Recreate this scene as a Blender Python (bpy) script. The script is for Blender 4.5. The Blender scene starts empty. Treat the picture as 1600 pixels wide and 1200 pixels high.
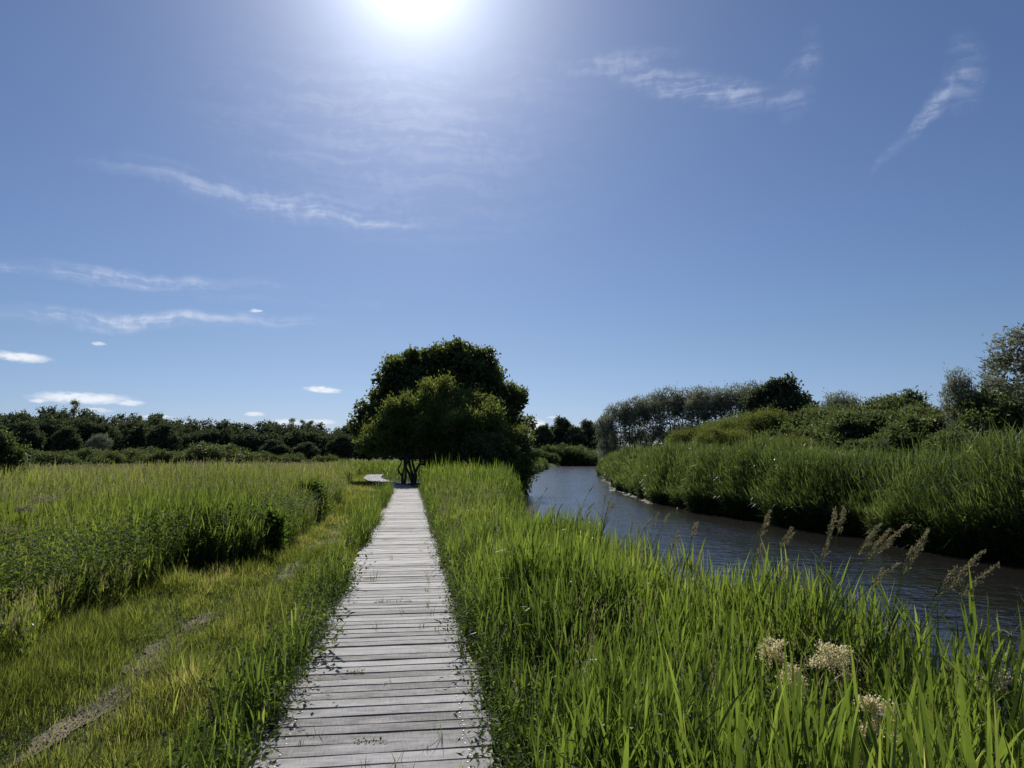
import bpy, math
import numpy as np
from math import radians as R

scene = bpy.context.scene
COL = scene.collection
rng = np.random.default_rng(7)
UP = np.array([0., 0., 1.])

# ------------------------------------------------------------------ helpers
def norm(a):
    return a / np.maximum(np.linalg.norm(a, axis=-1, keepdims=True), 1e-9)

def sstep(a, b, x):
    t = np.clip((x - a) / (b - a), 0, 1)
    return t * t * (3 - 2 * t)

def lerp(a, b, t):
    return a + (b - a) * t

def vnoise(x, y, s=1.0, seed=0):
    """cheap smooth value noise, 0..1"""
    x = np.asarray(x) * s + 113.7 * seed; y = np.asarray(y) * s - 71.3 * seed
    xi = np.floor(x); yi = np.floor(y); fx = x - xi; fy = y - yi
    def h(a, b):
        v = np.sin(a * 127.1 + b * 311.7 + seed * 17.17) * 43758.5453
        return v - np.floor(v)
    fx = fx * fx * (3 - 2 * fx); fy = fy * fy * (3 - 2 * fy)
    return lerp(lerp(h(xi, yi), h(xi + 1, yi), fx), lerp(h(xi, yi + 1), h(xi + 1, yi + 1), fx), fy)

class Geo:
    def __init__(s):
        s.V = []; s.Q = []; s.T = []; s.var = []; s.n = 0
    def add(s, V, Q=None, T=None, var=None):
        V = np.asarray(V, float).reshape(-1, 3)
        if Q is not None and len(Q): s.Q.append(np.asarray(Q, np.int64).reshape(-1, 4) + s.n)
        if T is not None and len(T): s.T.append(np.asarray(T, np.int64).reshape(-1, 3) + s.n)
        s.V.append(V)
        if var is None: var = 0.5
        s.var.append(np.broadcast_to(np.asarray(var, float), (len(V),)))
        s.n += len(V)
    def mesh(s, name, mat, smooth=False):
        me = bpy.data.meshes.new(name)
        V = np.concatenate(s.V) if s.V else np.zeros((0, 3))
        Q = np.concatenate(s.Q) if s.Q else np.zeros((0, 4), np.int64)
        T = np.concatenate(s.T) if s.T else np.zeros((0, 3), np.int64)
        me.vertices.add(len(V)); me.vertices.foreach_set('co', V.astype(np.float32).ravel())
        loops = np.concatenate([Q.ravel(), T.ravel()]).astype(np.int32)
        me.loops.add(len(loops)); me.loops.foreach_set('vertex_index', loops)
        nq, nt = len(Q), len(T)
        st = np.concatenate([np.arange(nq) * 4, nq * 4 + np.arange(nt) * 3]).astype(np.int32)
        me.polygons.add(nq + nt); me.polygons.foreach_set('loop_start', st)
        me.update(calc_edges=True)
        me.polygons.foreach_set('use_smooth', np.full(nq + nt, bool(smooth)))
        a = me.attributes.new('var', 'FLOAT', 'POINT')
        a.data.foreach_set('value', np.concatenate(s.var).astype(np.float32))
        me.materials.append(mat)
        return me
    def obj(s, name, mat, parent=None, smooth=False):
        return link(name, s.mesh(name, mat, smooth), parent)

def link(name, data, parent=None):
    o = bpy.data.objects.new(name, data); COL.objects.link(o)
    if parent is not None: o.parent = parent
    return o

def tag(o, label=None, cat=None, group=None, kind=None):
    if label: o['label'] = label
    if cat: o['category'] = cat
    if group: o['group'] = group
    if kind: o['kind'] = kind
    return o

def empty(name, loc, rz=0, sc=1.0):
    o = link(name, None); o.location = loc; o.rotation_euler = (0, 0, rz)
    o.scale = (sc, sc, sc) if np.isscalar(sc) else sc
    o.empty_display_size = .2
    return o

def dup(root, loc, rz, sc, label, group):
    r = root.copy(); COL.objects.link(r); r.location = loc; r.rotation_euler = (0, 0, rz)
    r.scale = (sc, sc, sc) if np.isscalar(sc) else sc
    r['label'] = label
    if group: r['group'] = group
    for ch in list(root.children):
        c = ch.copy(); COL.objects.link(c); c.parent = r
    return r

def strips(g, base, dirn, side, L, W, segs=3, droop=None, prof=None, var=.5):
    """ribbon leaves ending in a point"""
    n = len(base); t = np.linspace(0, 1, segs + 1)
    if prof is None: prof = np.interp(t, [0, .25, .6, 1], [.55, 1, .8, 0])
    L = np.broadcast_to(L, (n,)); W = np.broadcast_to(W, (n,))
    pos = base[:, None, :] + dirn[:, None, :] * (L[:, None] * t)[:, :, None]
    if droop is not None:
        pos = pos + droop[:, None, :] * (L[:, None] * t ** 2)[:, :, None]
    w = (W[:, None] * prof[None, :] * .5)[:, :, None] * side[:, None, :]
    Vp = np.empty((n, 2 * segs + 1, 3))
    Vp[:, 0:2 * segs:2] = pos[:, :segs] - w[:, :segs]
    Vp[:, 1:2 * segs:2] = pos[:, :segs] + w[:, :segs]
    Vp[:, 2 * segs] = pos[:, segs]
    k = 2 * segs + 1; off = (np.arange(n) * k)[:, None]
    Q = []
    for i in range(segs - 1):
        Q.append(off + np.array([[2 * i, 2 * i + 1, 2 * i + 3, 2 * i + 2]]))
    T = off + np.array([[2 * segs - 2, 2 * segs - 1, 2 * segs]])
    tt = np.concatenate([np.repeat(t[:segs], 2), t[segs:]])
    v = np.clip(np.broadcast_to(var, (n,))[:, None] + .22 * (tt[None] - .5), 0, 1).ravel()
    g.add(Vp, np.concatenate(Q) if Q else None, T, v)

def diamonds(g, base, dirn, side, L, W, var=.5, fold=.15):
    n = len(base); L = np.broadcast_to(L, (n,))[:, None]; W = np.broadcast_to(W, (n,))[:, None]
    nr = np.cross(dirn, side)
    mid = base + dirn * L * .45 + nr * W * fold
    V = np.stack([base, mid - side * W * .5, base + dirn * L, mid + side * W * .5], 1)
    Q = (np.arange(n) * 4)[:, None] + np.array([[0, 1, 2, 3]])
    g.add(V, Q, None, np.repeat(np.broadcast_to(var, (n,)), 4))

def rand_unit(n):
    return norm(rng.normal(size=(n, 3)))

def perp(d):
    return norm(np.cross(d, rand_unit(len(d))))

def tube(g, pts, rad, sides=7, var=.5, cap=True):
    pts = np.asarray(pts, float); rad = np.asarray(rad, float); n = len(pts)
    tan = norm(np.gradient(pts, axis=0))
    ref = np.array([1., 0, 0]) if abs(tan[0][0]) < .8 else np.array([0, 1., 0])
    a = np.linspace(0, 2 * np.pi, sides, endpoint=False)
    V = []
    for i in range(n):
        u = norm(np.cross(tan[i], ref)); v = np.cross(tan[i], u)
        V.append(pts[i] + rad[i] * (np.cos(a)[:, None] * u + np.sin(a)[:, None] * v))
    V = np.concatenate(V); Q = []
    for i in range(n - 1):
        for j in range(sides):
            k = (j + 1) % sides
            Q.append([i * sides + j, i * sides + k, (i + 1) * sides + k, (i + 1) * sides + j])
    T = []
    if cap:
        V = np.concatenate([V, pts[-1:]])
        for j in range(sides):
            T.append([(n - 1) * sides + j, (n - 1) * sides + (j + 1) % sides, len(V) - 1])
    g.add(V, Q, T, var)

def shoots(g, P, H, K=5, leafL=.4, leafW=.016, segs=3, tilt=(.55, .14), droop=.25, lean=None,
           lo=.15, stemw=.006, var=None, bent=.06):
    """reed-like shoots: a culm with alternate strap leaves"""
    n = len(P); H = np.broadcast_to(H, (n,))
    if lean is None: lean = np.stack([rng.normal(.05, .07, n), rng.normal(-.02, .07, n), np.zeros(n)], 1)
    if var is None: var = rng.random(n)
    idx = np.repeat(np.arange(n), K); k = np.tile(np.arange(K), n)
    fr = lo + (.97 - lo) * (k + rng.random(n * K) * .8) / K
    h = H[idx]
    base = P[idx] + UP * (h * fr)[:, None] + lean[idx] * (h * fr ** 2)[:, None]
    az = (rng.random(n) * 2 * np.pi)[idx] + k * np.pi + rng.normal(0, .45, n * K)
    tl = lerp(tilt[0], tilt[1], k / max(K - 1, 1)) + rng.normal(0, .11, n * K)
    hd = np.stack([np.cos(az), np.sin(az), np.zeros(n * K)], 1)
    d = norm(hd * np.sin(tl)[:, None] + UP * np.cos(tl)[:, None] + lean[idx] * .8)
    sd = np.stack([-np.sin(az), np.cos(az), np.zeros(n * K)], 1)
    sd = norm(sd + rng.normal(0, .35, (n * K, 3)))
    L = leafL * h * rng.uniform(.65, 1.2, n * K)
    dr = hd * .25 * rng.random(n * K)[:, None] - UP * (droop * rng.random(n * K) ** 1.5)[:, None]
    bb = rng.random(n * K) < bent
    dr[bb] = hd[bb] * .5 - UP * rng.uniform(.6, 1.2, bb.sum())[:, None]
    W = np.broadcast_to(leafW, (n,))[idx] * rng.uniform(.7, 1.25, n * K)
    strips(g, base, d, sd, L, W, segs, dr, None, np.clip(var[idx] * .65 + rng.random(n * K) * .35, 0, 1))
    if stemw:
        a = rng.random(n) * np.pi
        s = np.stack([np.cos(a), np.sin(a), 0 * a], 1)
        strips(g, P, norm(UP + lean * .5), s, H * 1.0, stemw, 2, lean * .5, np.array([1, .8, 0]), var * .6)

# ------------------------------------------------------------------ materials
def new_mat(name):
    m = bpy.data.materials.new(name); m.use_nodes = True
    nt = m.node_tree; nt.nodes.clear()
    out = nt.nodes.new('ShaderNodeOutputMaterial')
    return m, nt, out

def N(nt, t, **kw):
    n = nt.nodes.new(t)
    for k, v in kw.items():
        if k.startswith('i_'): n.inputs[k[2:].replace('_', ' ')].default_value = v
        else: setattr(n, k, v)
    return n

def ramp(nt, stops):
    r = nt.nodes.new('ShaderNodeValToRGB'); e = r.color_ramp.elements
    while len(e) > 1: e.remove(e[-1])
    e[0].position = stops[0][0]; e[0].color = (*stops[0][1], 1)
    for p, c in stops[1:]:
        x = e.new(p); x.color = (*c, 1)
    return r

def leaf_mat(name, stops, tgain=(2.6, 2.7, 1.0), tfac=.45, rough=.42, spec=.4):
    m, nt, out = new_mat(name); L = nt.links.new
    at = N(nt, 'ShaderNodeAttribute', attribute_name='var')
    geo = N(nt, 'ShaderNodeNewGeometry')
    no = N(nt, 'ShaderNodeTexNoise'); no.inputs['Scale'].default_value = .35; no.inputs['Detail'].default_value = 2
    L(geo.outputs['Position'], no.inputs['Vector'])
    ma = N(nt, 'ShaderNodeMath', operation='MULTIPLY_ADD'); ma.inputs[1].default_value = .5
    sub = N(nt, 'ShaderNodeMath', operation='SUBTRACT'); sub.inputs[1].default_value = .5
    L(no.outputs['Fac'], sub.inputs[0]); L(sub.outputs[0], ma.inputs[0]); L(at.outputs['Fac'], ma.inputs[2])
    r = ramp(nt, stops); L(ma.outputs[0], r.inputs[0])
    b = N(nt, 'ShaderNodeBsdfPrincipled'); b.inputs['Roughness'].default_value = rough
    b.inputs['Specular IOR Level'].default_value = spec
    L(r.outputs[0], b.inputs['Base Color'])
    t = N(nt, 'ShaderNodeBsdfTranslucent')
    mu = N(nt, 'ShaderNodeVectorMath', operation='MULTIPLY'); mu.inputs[1].default_value = tgain
    L(r.outputs[0], mu.inputs[0]); L(mu.outputs[0], t.inputs[0])
    mx = N(nt, 'ShaderNodeMixShader'); mx.inputs[0].default_value = tfac
    L(b.outputs[0], mx.inputs[1]); L(t.outputs[0], mx.inputs[2]); L(mx.outputs[0], out.inputs[0])
    return m

M = {}
M['bank'] = leaf_mat('bank_grass_leaf', [(0, (.016, .028, .008)), (.3, (.036, .056, .014)), (.7, (.075, .105, .024)), (.96, (.12, .14, .045)), (1, (.25, .23, .13))], (3.9, 3.8, 2.0), .55, .4, .26)
M['verge'] = leaf_mat('verge_grass_leaf', [(0, (.036, .055, .014)), (.4, (.085, .11, .026)), (.72, (.14, .162, .046)), (1, (.31, .285, .16))], (3.2, 3.0, 1.8), .5, .5, .2)
M['meadow'] = leaf_mat('meadow_grass_leaf', [(0, (.02, .033, .01)), (.35, (.05, .072, .019)), (.75, (.1, .128, .032)), (1, (.19, .18, .08))], (3.7, 3.55, 1.9), .53, .42, .3)
M['reed'] = leaf_mat('reed_leaf', [(0, (.022, .036, .013)), (.45, (.056, .08, .026)), (.9, (.11, .138, .048)), (1, (.16, .16, .09))], (2.8, 2.75, 1.6), .46, .4, .25)
M['herb'] = leaf_mat('herb_leaf', [(0, (.022, .04, .014)), (.5, (.048, .076, .022)), (.9, (.085, .115, .032)), (1, (.12, .14, .05))], (3.6, 3.5, 1.4), .52, .6, .1)
M['seed'] = leaf_mat('seed_head', [(0, (.19, .165, .09)), (.5, (.29, .255, .15)), (1, (.4, .365, .23))], (1.4, 1.35, 1.15), .45, .6, .15)
M['cream'] = leaf_mat('cream_blossom', [(0, (.62, .55, .3)), (.5, (.76, .7, .43)), (1, (.86, .81, .58))], (1.1, 1.08, 1.0), .62, .7, .1)
M['foam'] = leaf_mat('river_foam', [(0, (.2, .2, .18)), (1, (.4, .4, .37))], (1, 1, 1), .2, .6, .2)
M['froth'] = leaf_mat('frothy_blossom', [(0, (.2, .19, .1)), (.5, (.3, .28, .17)), (1, (.4, .37, .24))], (1.2, 1.2, 1), .45, .7, .1)
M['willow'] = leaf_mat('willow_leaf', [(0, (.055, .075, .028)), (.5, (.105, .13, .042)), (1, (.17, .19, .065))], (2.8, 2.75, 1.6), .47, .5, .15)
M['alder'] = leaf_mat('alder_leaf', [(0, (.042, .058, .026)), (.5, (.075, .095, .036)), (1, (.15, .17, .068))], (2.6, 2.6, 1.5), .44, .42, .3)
M['grey_willow'] = leaf_mat('grey_willow_leaf', [(0, (.12, .13, .095)), (.5, (.19, .205, .15)), (1, (.28, .295, .22))], (1.5, 1.5, 1.3), .4, .6, .15)
M['wood_far'] = leaf_mat('woodland_leaf', [(0, (.05, .064, .04)), (.5, (.08, .098, .055)), (1, (.13, .145, .085))], (1.7, 1.75, 1.2), .35, .6, .06)
M['bush'] = leaf_mat('hill_bush_leaf', [(0, (.05, .068, .028)), (.5, (.088, .112, .046)), (1, (.14, .165, .075))], (2.2, 2.2, 1.3), .4, .5, .18)
M['feather'] = leaf_mat('olive_willow_leaf', [(0, (.055, .072, .024)), (.5, (.1, .12, .036)), (1, (.155, .165, .055))], (2.4, 2.4, 1.3), .43, .5, .12)

def bark_mat():
    m, nt, out = new_mat('dark_bark'); L = nt.links.new
    no = N(nt, 'ShaderNodeTexNoise'); no.inputs['Scale'].default_value = 9; no.inputs['Detail'].default_value = 5
    tc = N(nt, 'ShaderNodeTexCoord'); mp = N(nt, 'ShaderNodeMapping'); mp.inputs['Scale'].default_value = (1, 1, .25)
    L(tc.outputs['Object'], mp.inputs[0]); L(mp.outputs[0], no.inputs['Vector'])
    r = ramp(nt, [(.3, (.03, .025, .02)), (.7, (.1, .085, .07))]); L(no.outputs[0], r.inputs[0])
    b = N(nt, 'ShaderNodeBsdfPrincipled'); b.inputs['Roughness'].default_value = .9
    L(r.outputs[0], b.inputs[0])
    bp = N(nt, 'ShaderNodeBump'); bp.inputs['Strength'].default_value = .6; bp.inputs['Distance'].default_value = .03
    L(no.outputs[0], bp.inputs['Height']); L(bp.outputs[0], b.inputs['Normal']); L(b.outputs[0], out.inputs[0])
    return m
M['bark'] = bark_mat()

def stem_mat(name, c1, c2):
    m, nt, out = new_mat(name); L = nt.links.new
    at = N(nt, 'ShaderNodeAttribute', attribute_name='var')
    r = ramp(nt, [(0, c1), (1, c2)]); L(at.outputs['Fac'], r.inputs[0])
    b = N(nt, 'ShaderNodeBsdfPrincipled'); b.inputs['Roughness'].default_value = .5
    L(r.outputs[0], b.inputs[0]); L(b.outputs[0], out.inputs[0])
    return m
M['stem'] = stem_mat('green_stem', (.05, .08, .02), (.1, .13, .03))

def ground_mat():
    m, nt, out = new_mat('meadow_ground'); L = nt.links.new
    tc = N(nt, 'ShaderNodeTexCoord')
    n1 = N(nt, 'ShaderNodeTexNoise'); n1.inputs['Scale'].default_value = 7; n1.inputs['Detail'].default_value = 8
    n2 = N(nt, 'ShaderNodeTexNoise'); n2.inputs['Scale'].default_value = .12; n2.inputs['Detail'].default_value = 4
    L(tc.outputs['Object'], n1.inputs['Vector']); L(tc.outputs['Object'], n2.inputs['Vector'])
    r1 = ramp(nt, [(.3, (.034, .045, .015)), (.55, (.066, .082, .026)), (.8, (.11, .115, .045))]); L(n1.outputs[0], r1.inputs[0])
    r2 = ramp(nt, [(.3, (.7, .85, .7)), (.7, (1.2, 1.1, 1))]); L(n2.outputs[0], r2.inputs[0])
    mu = N(nt, 'ShaderNodeVectorMath', operation='MULTIPLY'); L(r1.outputs[0], mu.inputs[0]); L(r2.outputs[0], mu.inputs[1])
    b = N(nt, 'ShaderNodeBsdfPrincipled'); b.inputs['Roughness'].default_value = .95; b.inputs['Specular IOR Level'].default_value = .15
    L(mu.outputs[0], b.inputs[0])
    bp = N(nt, 'ShaderNodeBump'); bp.inputs['Distance'].default_value = .06; L(n1.outputs[0], bp.inputs['Height']); L(bp.outputs[0], b.inputs['Normal'])
    L(b.outputs[0], out.inputs[0]); return m
M['ground'] = ground_mat()

def dirt_mat():
    m, nt, out = new_mat('dry_gravelly_soil'); L = nt.links.new
    tc = N(nt, 'ShaderNodeTexCoord')
    n1 = N(nt, 'ShaderNodeTexNoise'); n1.inputs['Scale'].default_value = 45; n1.inputs['Detail'].default_value = 8; n1.inputs['Roughness'].default_value = .7
    n2 = N(nt, 'ShaderNodeTexNoise'); n2.inputs['Scale'].default_value = 3; n2.inputs['Detail'].default_value = 5
    L(tc.outputs['Object'], n1.inputs['Vector']); L(tc.outputs['Object'], n2.inputs['Vector'])
    r1 = ramp(nt, [(.3, (.22, .175, .11)), (.6, (.36, .305, .205)), (.8, (.46, .4, .29))]); L(n1.outputs[0], r1.inputs[0])
    r2 = ramp(nt, [(.35, (.55, .6, .5)), (.65, (1.1, 1.05, 1))]); L(n2.outputs[0], r2.inputs[0])
    mu = N(nt, 'ShaderNodeVectorMath', operation='MULTIPLY'); L(r1.outputs[0], mu.inputs[0]); L(r2.outputs[0], mu.inputs[1])
    b = N(nt, 'ShaderNodeBsdfPrincipled'); b.inputs['Roughness'].default_value = .9; L(mu.outputs[0], b.inputs[0])
    bp = N(nt, 'ShaderNodeBump'); bp.inputs['Distance'].default_value = .02; L(n1.outputs[0], bp.inputs['Height']); L(bp.outputs[0], b.inputs['Normal'])
    L(b.outputs[0], out.inputs[0]); return m
M['dirt'] = dirt_mat()

def water_mat():
    m, nt, out = new_mat('river_water'); L = nt.links.new
    tc = N(nt, 'ShaderNodeTexCoord')
    def noise(sc, rot, scale, det):
        mp = N(nt, 'ShaderNodeMapping'); mp.inputs['Scale'].default_value = sc; mp.inputs['Rotation'].default_value = (0, 0, rot)
        no = N(nt, 'ShaderNodeTexNoise'); no.inputs['Scale'].default_value = scale; no.inputs['Detail'].default_value = det
        no.inputs['Distortion'].default_value = .4
        L(tc.outputs['Object'], mp.inputs[0]); L(mp.outputs[0], no.inputs['Vector']); return no
    a = noise((1, 1.6, 1), .3, 5.5, 3); b_ = noise((1, 1.4, 1), -.5, 1.6, 2); c = noise((.5, .16, 1), .12, .8, 3)
    m1 = N(nt, 'ShaderNodeMath', operation='MULTIPLY_ADD'); m1.inputs[1].default_value = 2.2
    L(b_.outputs[0], m1.inputs[0]); L(a.outputs[0], m1.inputs[2])
    # calmer and rougher lanes
    mr = N(nt, 'ShaderNodeMapRange'); mr.inputs['From Min'].default_value = .35; mr.inputs['From Max'].default_value = .65
    mr.inputs['To Min'].default_value = .35; mr.inputs['To Max'].default_value = 1.0; L(c.outputs[0], mr.inputs[0])
    bp = N(nt, 'ShaderNodeBump'); bp.inputs['Distance'].default_value = .036
    L(mr.outputs[0], bp.inputs['Strength']); L(m1.outputs[0], bp.inputs['Height'])
    p = N(nt, 'ShaderNodeBsdfPrincipled'); p.inputs['Base Color'].default_value = (.022, .02, .017, 1)
    p.inputs['Roughness'].default_value = .14; p.inputs['IOR'].default_value = 2.1
    L(bp.outputs[0], p.inputs['Normal']); L(p.outputs[0], out.inputs[0]); return m
M['water'] = water_mat()

def plank_mat():
    m, nt, out = new_mat('weathered_grey_planks'); L = nt.links.new
    tc = N(nt, 'ShaderNodeTexCoord'); at = N(nt, 'ShaderNodeAttribute', attribute_name='var')
    cb = N(nt, 'ShaderNodeCombineXYZ'); ml = N(nt, 'ShaderNodeMath', operation='MULTIPLY'); ml.inputs[1].default_value = 37
    L(at.outputs['Fac'], ml.inputs[0]); L(ml.outputs[0], cb.inputs[2])
    ad = N(nt, 'ShaderNodeVectorMath', operation='ADD'); L(tc.outputs['Object'], ad.inputs[0]); L(cb.outputs[0], ad.inputs[1])
    def noise(sc, scale, det, rough=.6):
        mp = N(nt, 'ShaderNodeMapping'); mp.inputs['Scale'].default_value = sc
        no = N(nt, 'ShaderNodeTexNoise'); no.inputs['Scale'].default_value = scale; no.inputs['Detail'].default_value = det; no.inputs['Roughness'].default_value = rough
        L(ad.outputs[0], mp.inputs[0]); L(mp.outputs[0], no.inputs['Vector']); return no
    grain = noise((.9, 7, 1), 8, 6, .7); cross = noise((26, 2.2, 1), 4, 4); blot = noise((1, 2.6, 1), 2.4, 5, .65)
    r = ramp(nt, [(.34, (.035, .033, .034)), (.46, (.13, .125, .125)), (.57, (.235, .225, .222)), (.68, (.3, .287, .282)), (.84, (.43, .415, .405))]); 
    s1 = N(nt, 'ShaderNodeMath', operation='MULTIPLY_ADD'); s1.inputs[1].default_value = .95; L(grain.outputs[0], s1.inputs[0])
    s2 = N(nt, 'ShaderNodeMath', operation='MULTIPLY_ADD'); s2.inputs[1].default_value = .4; L(cross.outputs[0], s2.inputs[0])
    s3 = N(nt, 'ShaderNodeMath', operation='MULTIPLY'); s3.inputs[1].default_value = .85; L(blot.outputs[0], s3.inputs[0])
    s4 = N(nt, 'ShaderNodeMath', operation='MULTIPLY_ADD'); s4.inputs[1].default_value = .4; s4.inputs[2].default_value = -.72; L(at.outputs['Fac'], s4.inputs[0])
    L(s4.outputs[0], s1.inputs[2]); L(s1.outputs[0], s2.inputs[2])
    s5 = N(nt, 'ShaderNodeMath', operation='ADD'); L(s2.outputs[0], s5.inputs[0]); L(s3.outputs[0], s5.inputs[1])
    L(s5.outputs[0], r.inputs[0])
    b = N(nt, 'ShaderNodeBsdfPrincipled'); b.inputs['Roughness'].default_value = .65; b.inputs['Specular IOR Level'].default_value = .25
    L(r.outputs[0], b.inputs[0])
    bp = N(nt, 'ShaderNodeBump'); bp.inputs['Distance'].default_value = .004; bp.inputs['Strength'].default_value = .8
    L(s2.outputs[0], bp.inputs['Height']); L(bp.outputs[0], b.inputs['Normal']); L(b.outputs[0], out.inputs[0]); return m
M['plank'] = plank_mat()

def metal_mat():
    m, nt, out = new_mat('screw_steel')
    no = N(nt, 'ShaderNodeTexNoise'); no.inputs['Scale'].default_value = 60
    r = ramp(nt, [(.3, (.35, .33, .3)), (.7, (.55, .54, .52))]); nt.links.new(no.outputs[0], r.inputs[0])
    b = N(nt, 'ShaderNodeBsdfPrincipled'); b.inputs['Metallic'].default_value = .9; b.inputs['Roughness'].default_value = .5
    nt.links.new(r.outputs[0], b.inputs[0]); nt.links.new(b.outputs[0], out.inputs[0]); return m
M['steel'] = metal_mat()

# ------------------------------------------------------------------ layout functions (Y runs along the boardwalk)
WATER_Z = -.95
RY = np.array([-40, 0, 10, 20, 28, 36, 43, 50, 57, 70, 85, 100, 120, 140, 165, 190, 205, 220, 240, 300, 900.])
RLEFT = np.array([3.95, 3.8, 3.3, 3.15, 4.1, 5.5, 6.9, 8.1, 9.0, 10.9, 13.5, 16.8, 21.6, 26.5, 33, 40, 45.1, 53, 70, 184, 1840.])
RRIGHT = np.array([16.2, 16.0, 15.6, 14.5, 13.9, 14.0, 14.5, 15.7, 17.2, 20.3, 23.7, 27.2, 32.4, 37.5, 44.6, 52, 57.9, 67, 90, 236, 1960.])
RC = (RLEFT + RRIGHT) / 2; RH = (RRIGHT - RLEFT) / 2
def rc(y): return np.interp(y, RY, RC) + .25 * np.sin(np.asarray(y) * .31) * sstep(5, 20, np.asarray(y, float))
def rh(y): return np.interp(y, RY, RH) + .2 * np.sin(np.asarray(y) * .9 + 1) + .12 * np.sin(np.asarray(y) * 2.1)
BY = np.array([-10, 0, 33, 37, 41, 45, 50, 56, 64, 75, 90.])
BX = np.array([0, 0, 0, -.12, -.55, -1.25, -2.05, -2.75, -3.0, -2.6, -1.5])
def bx(y): return np.interp(y, BY, BX)
def edge_left(y): return .3 * (vnoise(y, 0, .8, 90) - .5) + .25 * (vnoise(y, 0, 2.6, 91) - .5) + np.interp(y, [0, 3, 6.4, 8, 9.7, 11.4, 13, 17.7, 26.8, 34, 45, 60, 90], [-4.4, -3.9, -3.2, -3.3, -3.3, -3.0, -2.3, -2.25, -2.4, -3.0, -3.8, -4.6, -4])
def path_x(y): return np.interp(y, [2, 5.3, 6.4, 7.7, 11.2, 15.1, 24, 30], [-2.1, -2.09, -2.11, -2.04, -1.71, -1.51, -1.48, -1.4])
def path_w(y): return .125 * sstep(4.4, 5.4, y) * (1 - sstep(8.0, 9.3, y)) + .16 * sstep(10.2, 10.9, y) * (1 - sstep(12, 12.9, y)) + .17 * sstep(13.6, 14.5, y) * (1 - sstep(17, 18.5, y)) - .05 * sstep(.55, .8, vnoise(y, 0, 1.3, 9))
def hgt(x, y):
    x = np.asarray(x, float); y = np.asarray(y, float)
    e = (x - rc(y)); d = np.abs(e) - rh(y)
    flat = -.16 + .1 * (vnoise(x, y, .45, 3) - .5) + .05 * (vnoise(x, y, 1.7, 4) - .5)
    deck = np.abs(x - bx(y)) < 1.1
    flat = np.where(deck & (y < 95), np.minimum(flat, -.17), flat)
    left = lerp(-1.05, flat, sstep(-.05, .6, d))
    hill = np.clip(d - 4, 0, 45) * .035 * sstep(-20, 5, y)
    right = lerp(-1.05, .25 + .15 * (vnoise(x, y, .5, 5) - .5), sstep(-.1, .9, d)) + hill
    z = np.where(e < 0, left, right)
    z = np.where(d < 0, -1.05 - .9 * sstep(0, 2.2, -d), z)
    return z

# ------------------------------------------------------------------ ground sheet
def sinh_axis(a, m, n):
    t = np.linspace(-math.asinh(m / a), math.asinh(m / a), n)
    return a * np.sinh(t)
xs = sinh_axis(9, 2600, 620) + 5; ys = sinh_axis(14, 2600, 560) + 12
X, Y = np.meshgrid(xs, ys); Z = hgt(X, Y)
g = Geo(); nx, ny = len(xs), len(ys)
i, j = np.meshgrid(np.arange(nx - 1), np.arange(ny - 1)); a = (j * nx + i).ravel()
g.add(np.stack([X, Y, Z], -1), np.stack([a, a + 1, a + nx + 1, a + nx], 1))
tag(g.obj('ground', M['ground'], smooth=True), kind='structure')

# river
g = Geo(); ry = np.concatenate([np.arange(-40, 120, 1.0), np.arange(120, 300, 3.)])
u = np.linspace(-1, 1, 9)
C = rc(ry)[:, None] + (rh(ry)[:, None] + .6) * u[None, :]
V = np.stack([C, np.repeat(ry[:, None], 9, 1), np.full_like(C, WATER_Z)], -1)
i, j = np.meshgrid(np.arange(8), np.arange(len(ry) - 1)); a = (j * 9 + i).ravel()
g.add(V, np.stack([a, a + 1, a + 10, a + 9], 1))
tag(g.obj('river', M['water'], smooth=True), kind='structure')

# worn earth path in the verge: broken patches on the ground
g = Geo(); py = np.arange(2.2, 20, .09)
for k in range(len(py) - 1):
    def wd(y): return np.clip(path_w(y) + .1 * (vnoise(y, 3, 4., 12) - .5) + .1 * (vnoise(y, 6, 11., 15) - .5), 0, .3)
    w0, w1 = max(wd(py[k]), 0), max(wd(py[k + 1]), 0)
    if w0 <= .02 and w1 <= .02: continue
    q = []
    for y, w in ((py[k], w0), (py[k + 1], w1)):
        cx = path_x(y) + .12 * np.sin(y * 1.3) + .12 * (vnoise(y, 8, 3., 14) - .5)
        for s in (-1, -.5, 0, .5, 1): q.append([cx + s * w + .12 * abs(s) * (vnoise(y, s, 6, 2) - .5), y, 0])
    q = np.array(q); q[:, 2] = hgt(q[:, 0], q[:, 1]) + .012
    g.add(q, [[t, t + 1, t + 6, t + 5] for t in range(4)])
tag(g.obj('earth_path', M['dirt'], smooth=True), kind='structure')
# gravel grains on it
n = 5200; yy = rng.uniform(4.5, 18.5, n); xx = path_x(yy) + .12 * np.sin(yy * 1.3) + rng.normal(0, .11, n)
s = rng.uniform(.003, .009, n); zc = hgt(xx, yy) + .014
oc = np.array([[1, 0, 0], [-1, 0, 0], [0, 1, 0], [0, -1, 0], [0, 0, .7], [0, 0, -.7]])
V = np.stack([xx, yy, zc], 1)[:, None, :] + oc[None] * s[:, None, None] * rng.uniform(.6, 1.3, (n, 6, 1))
ft = np.array([[0, 2, 4], [2, 1, 4], [1, 3, 4], [3, 0, 4], [2, 0, 5], [1, 2, 5], [3, 1, 5], [0, 3, 5]])
g = Geo(); g.add(V, None, ((np.arange(n) * 6)[:, None, None] + ft[None]).reshape(-1, 3))
tag(g.obj('gravel', M['dirt']), 'pale gravel grains scattered along the worn earth path', 'gravel', kind='stuff')

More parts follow.
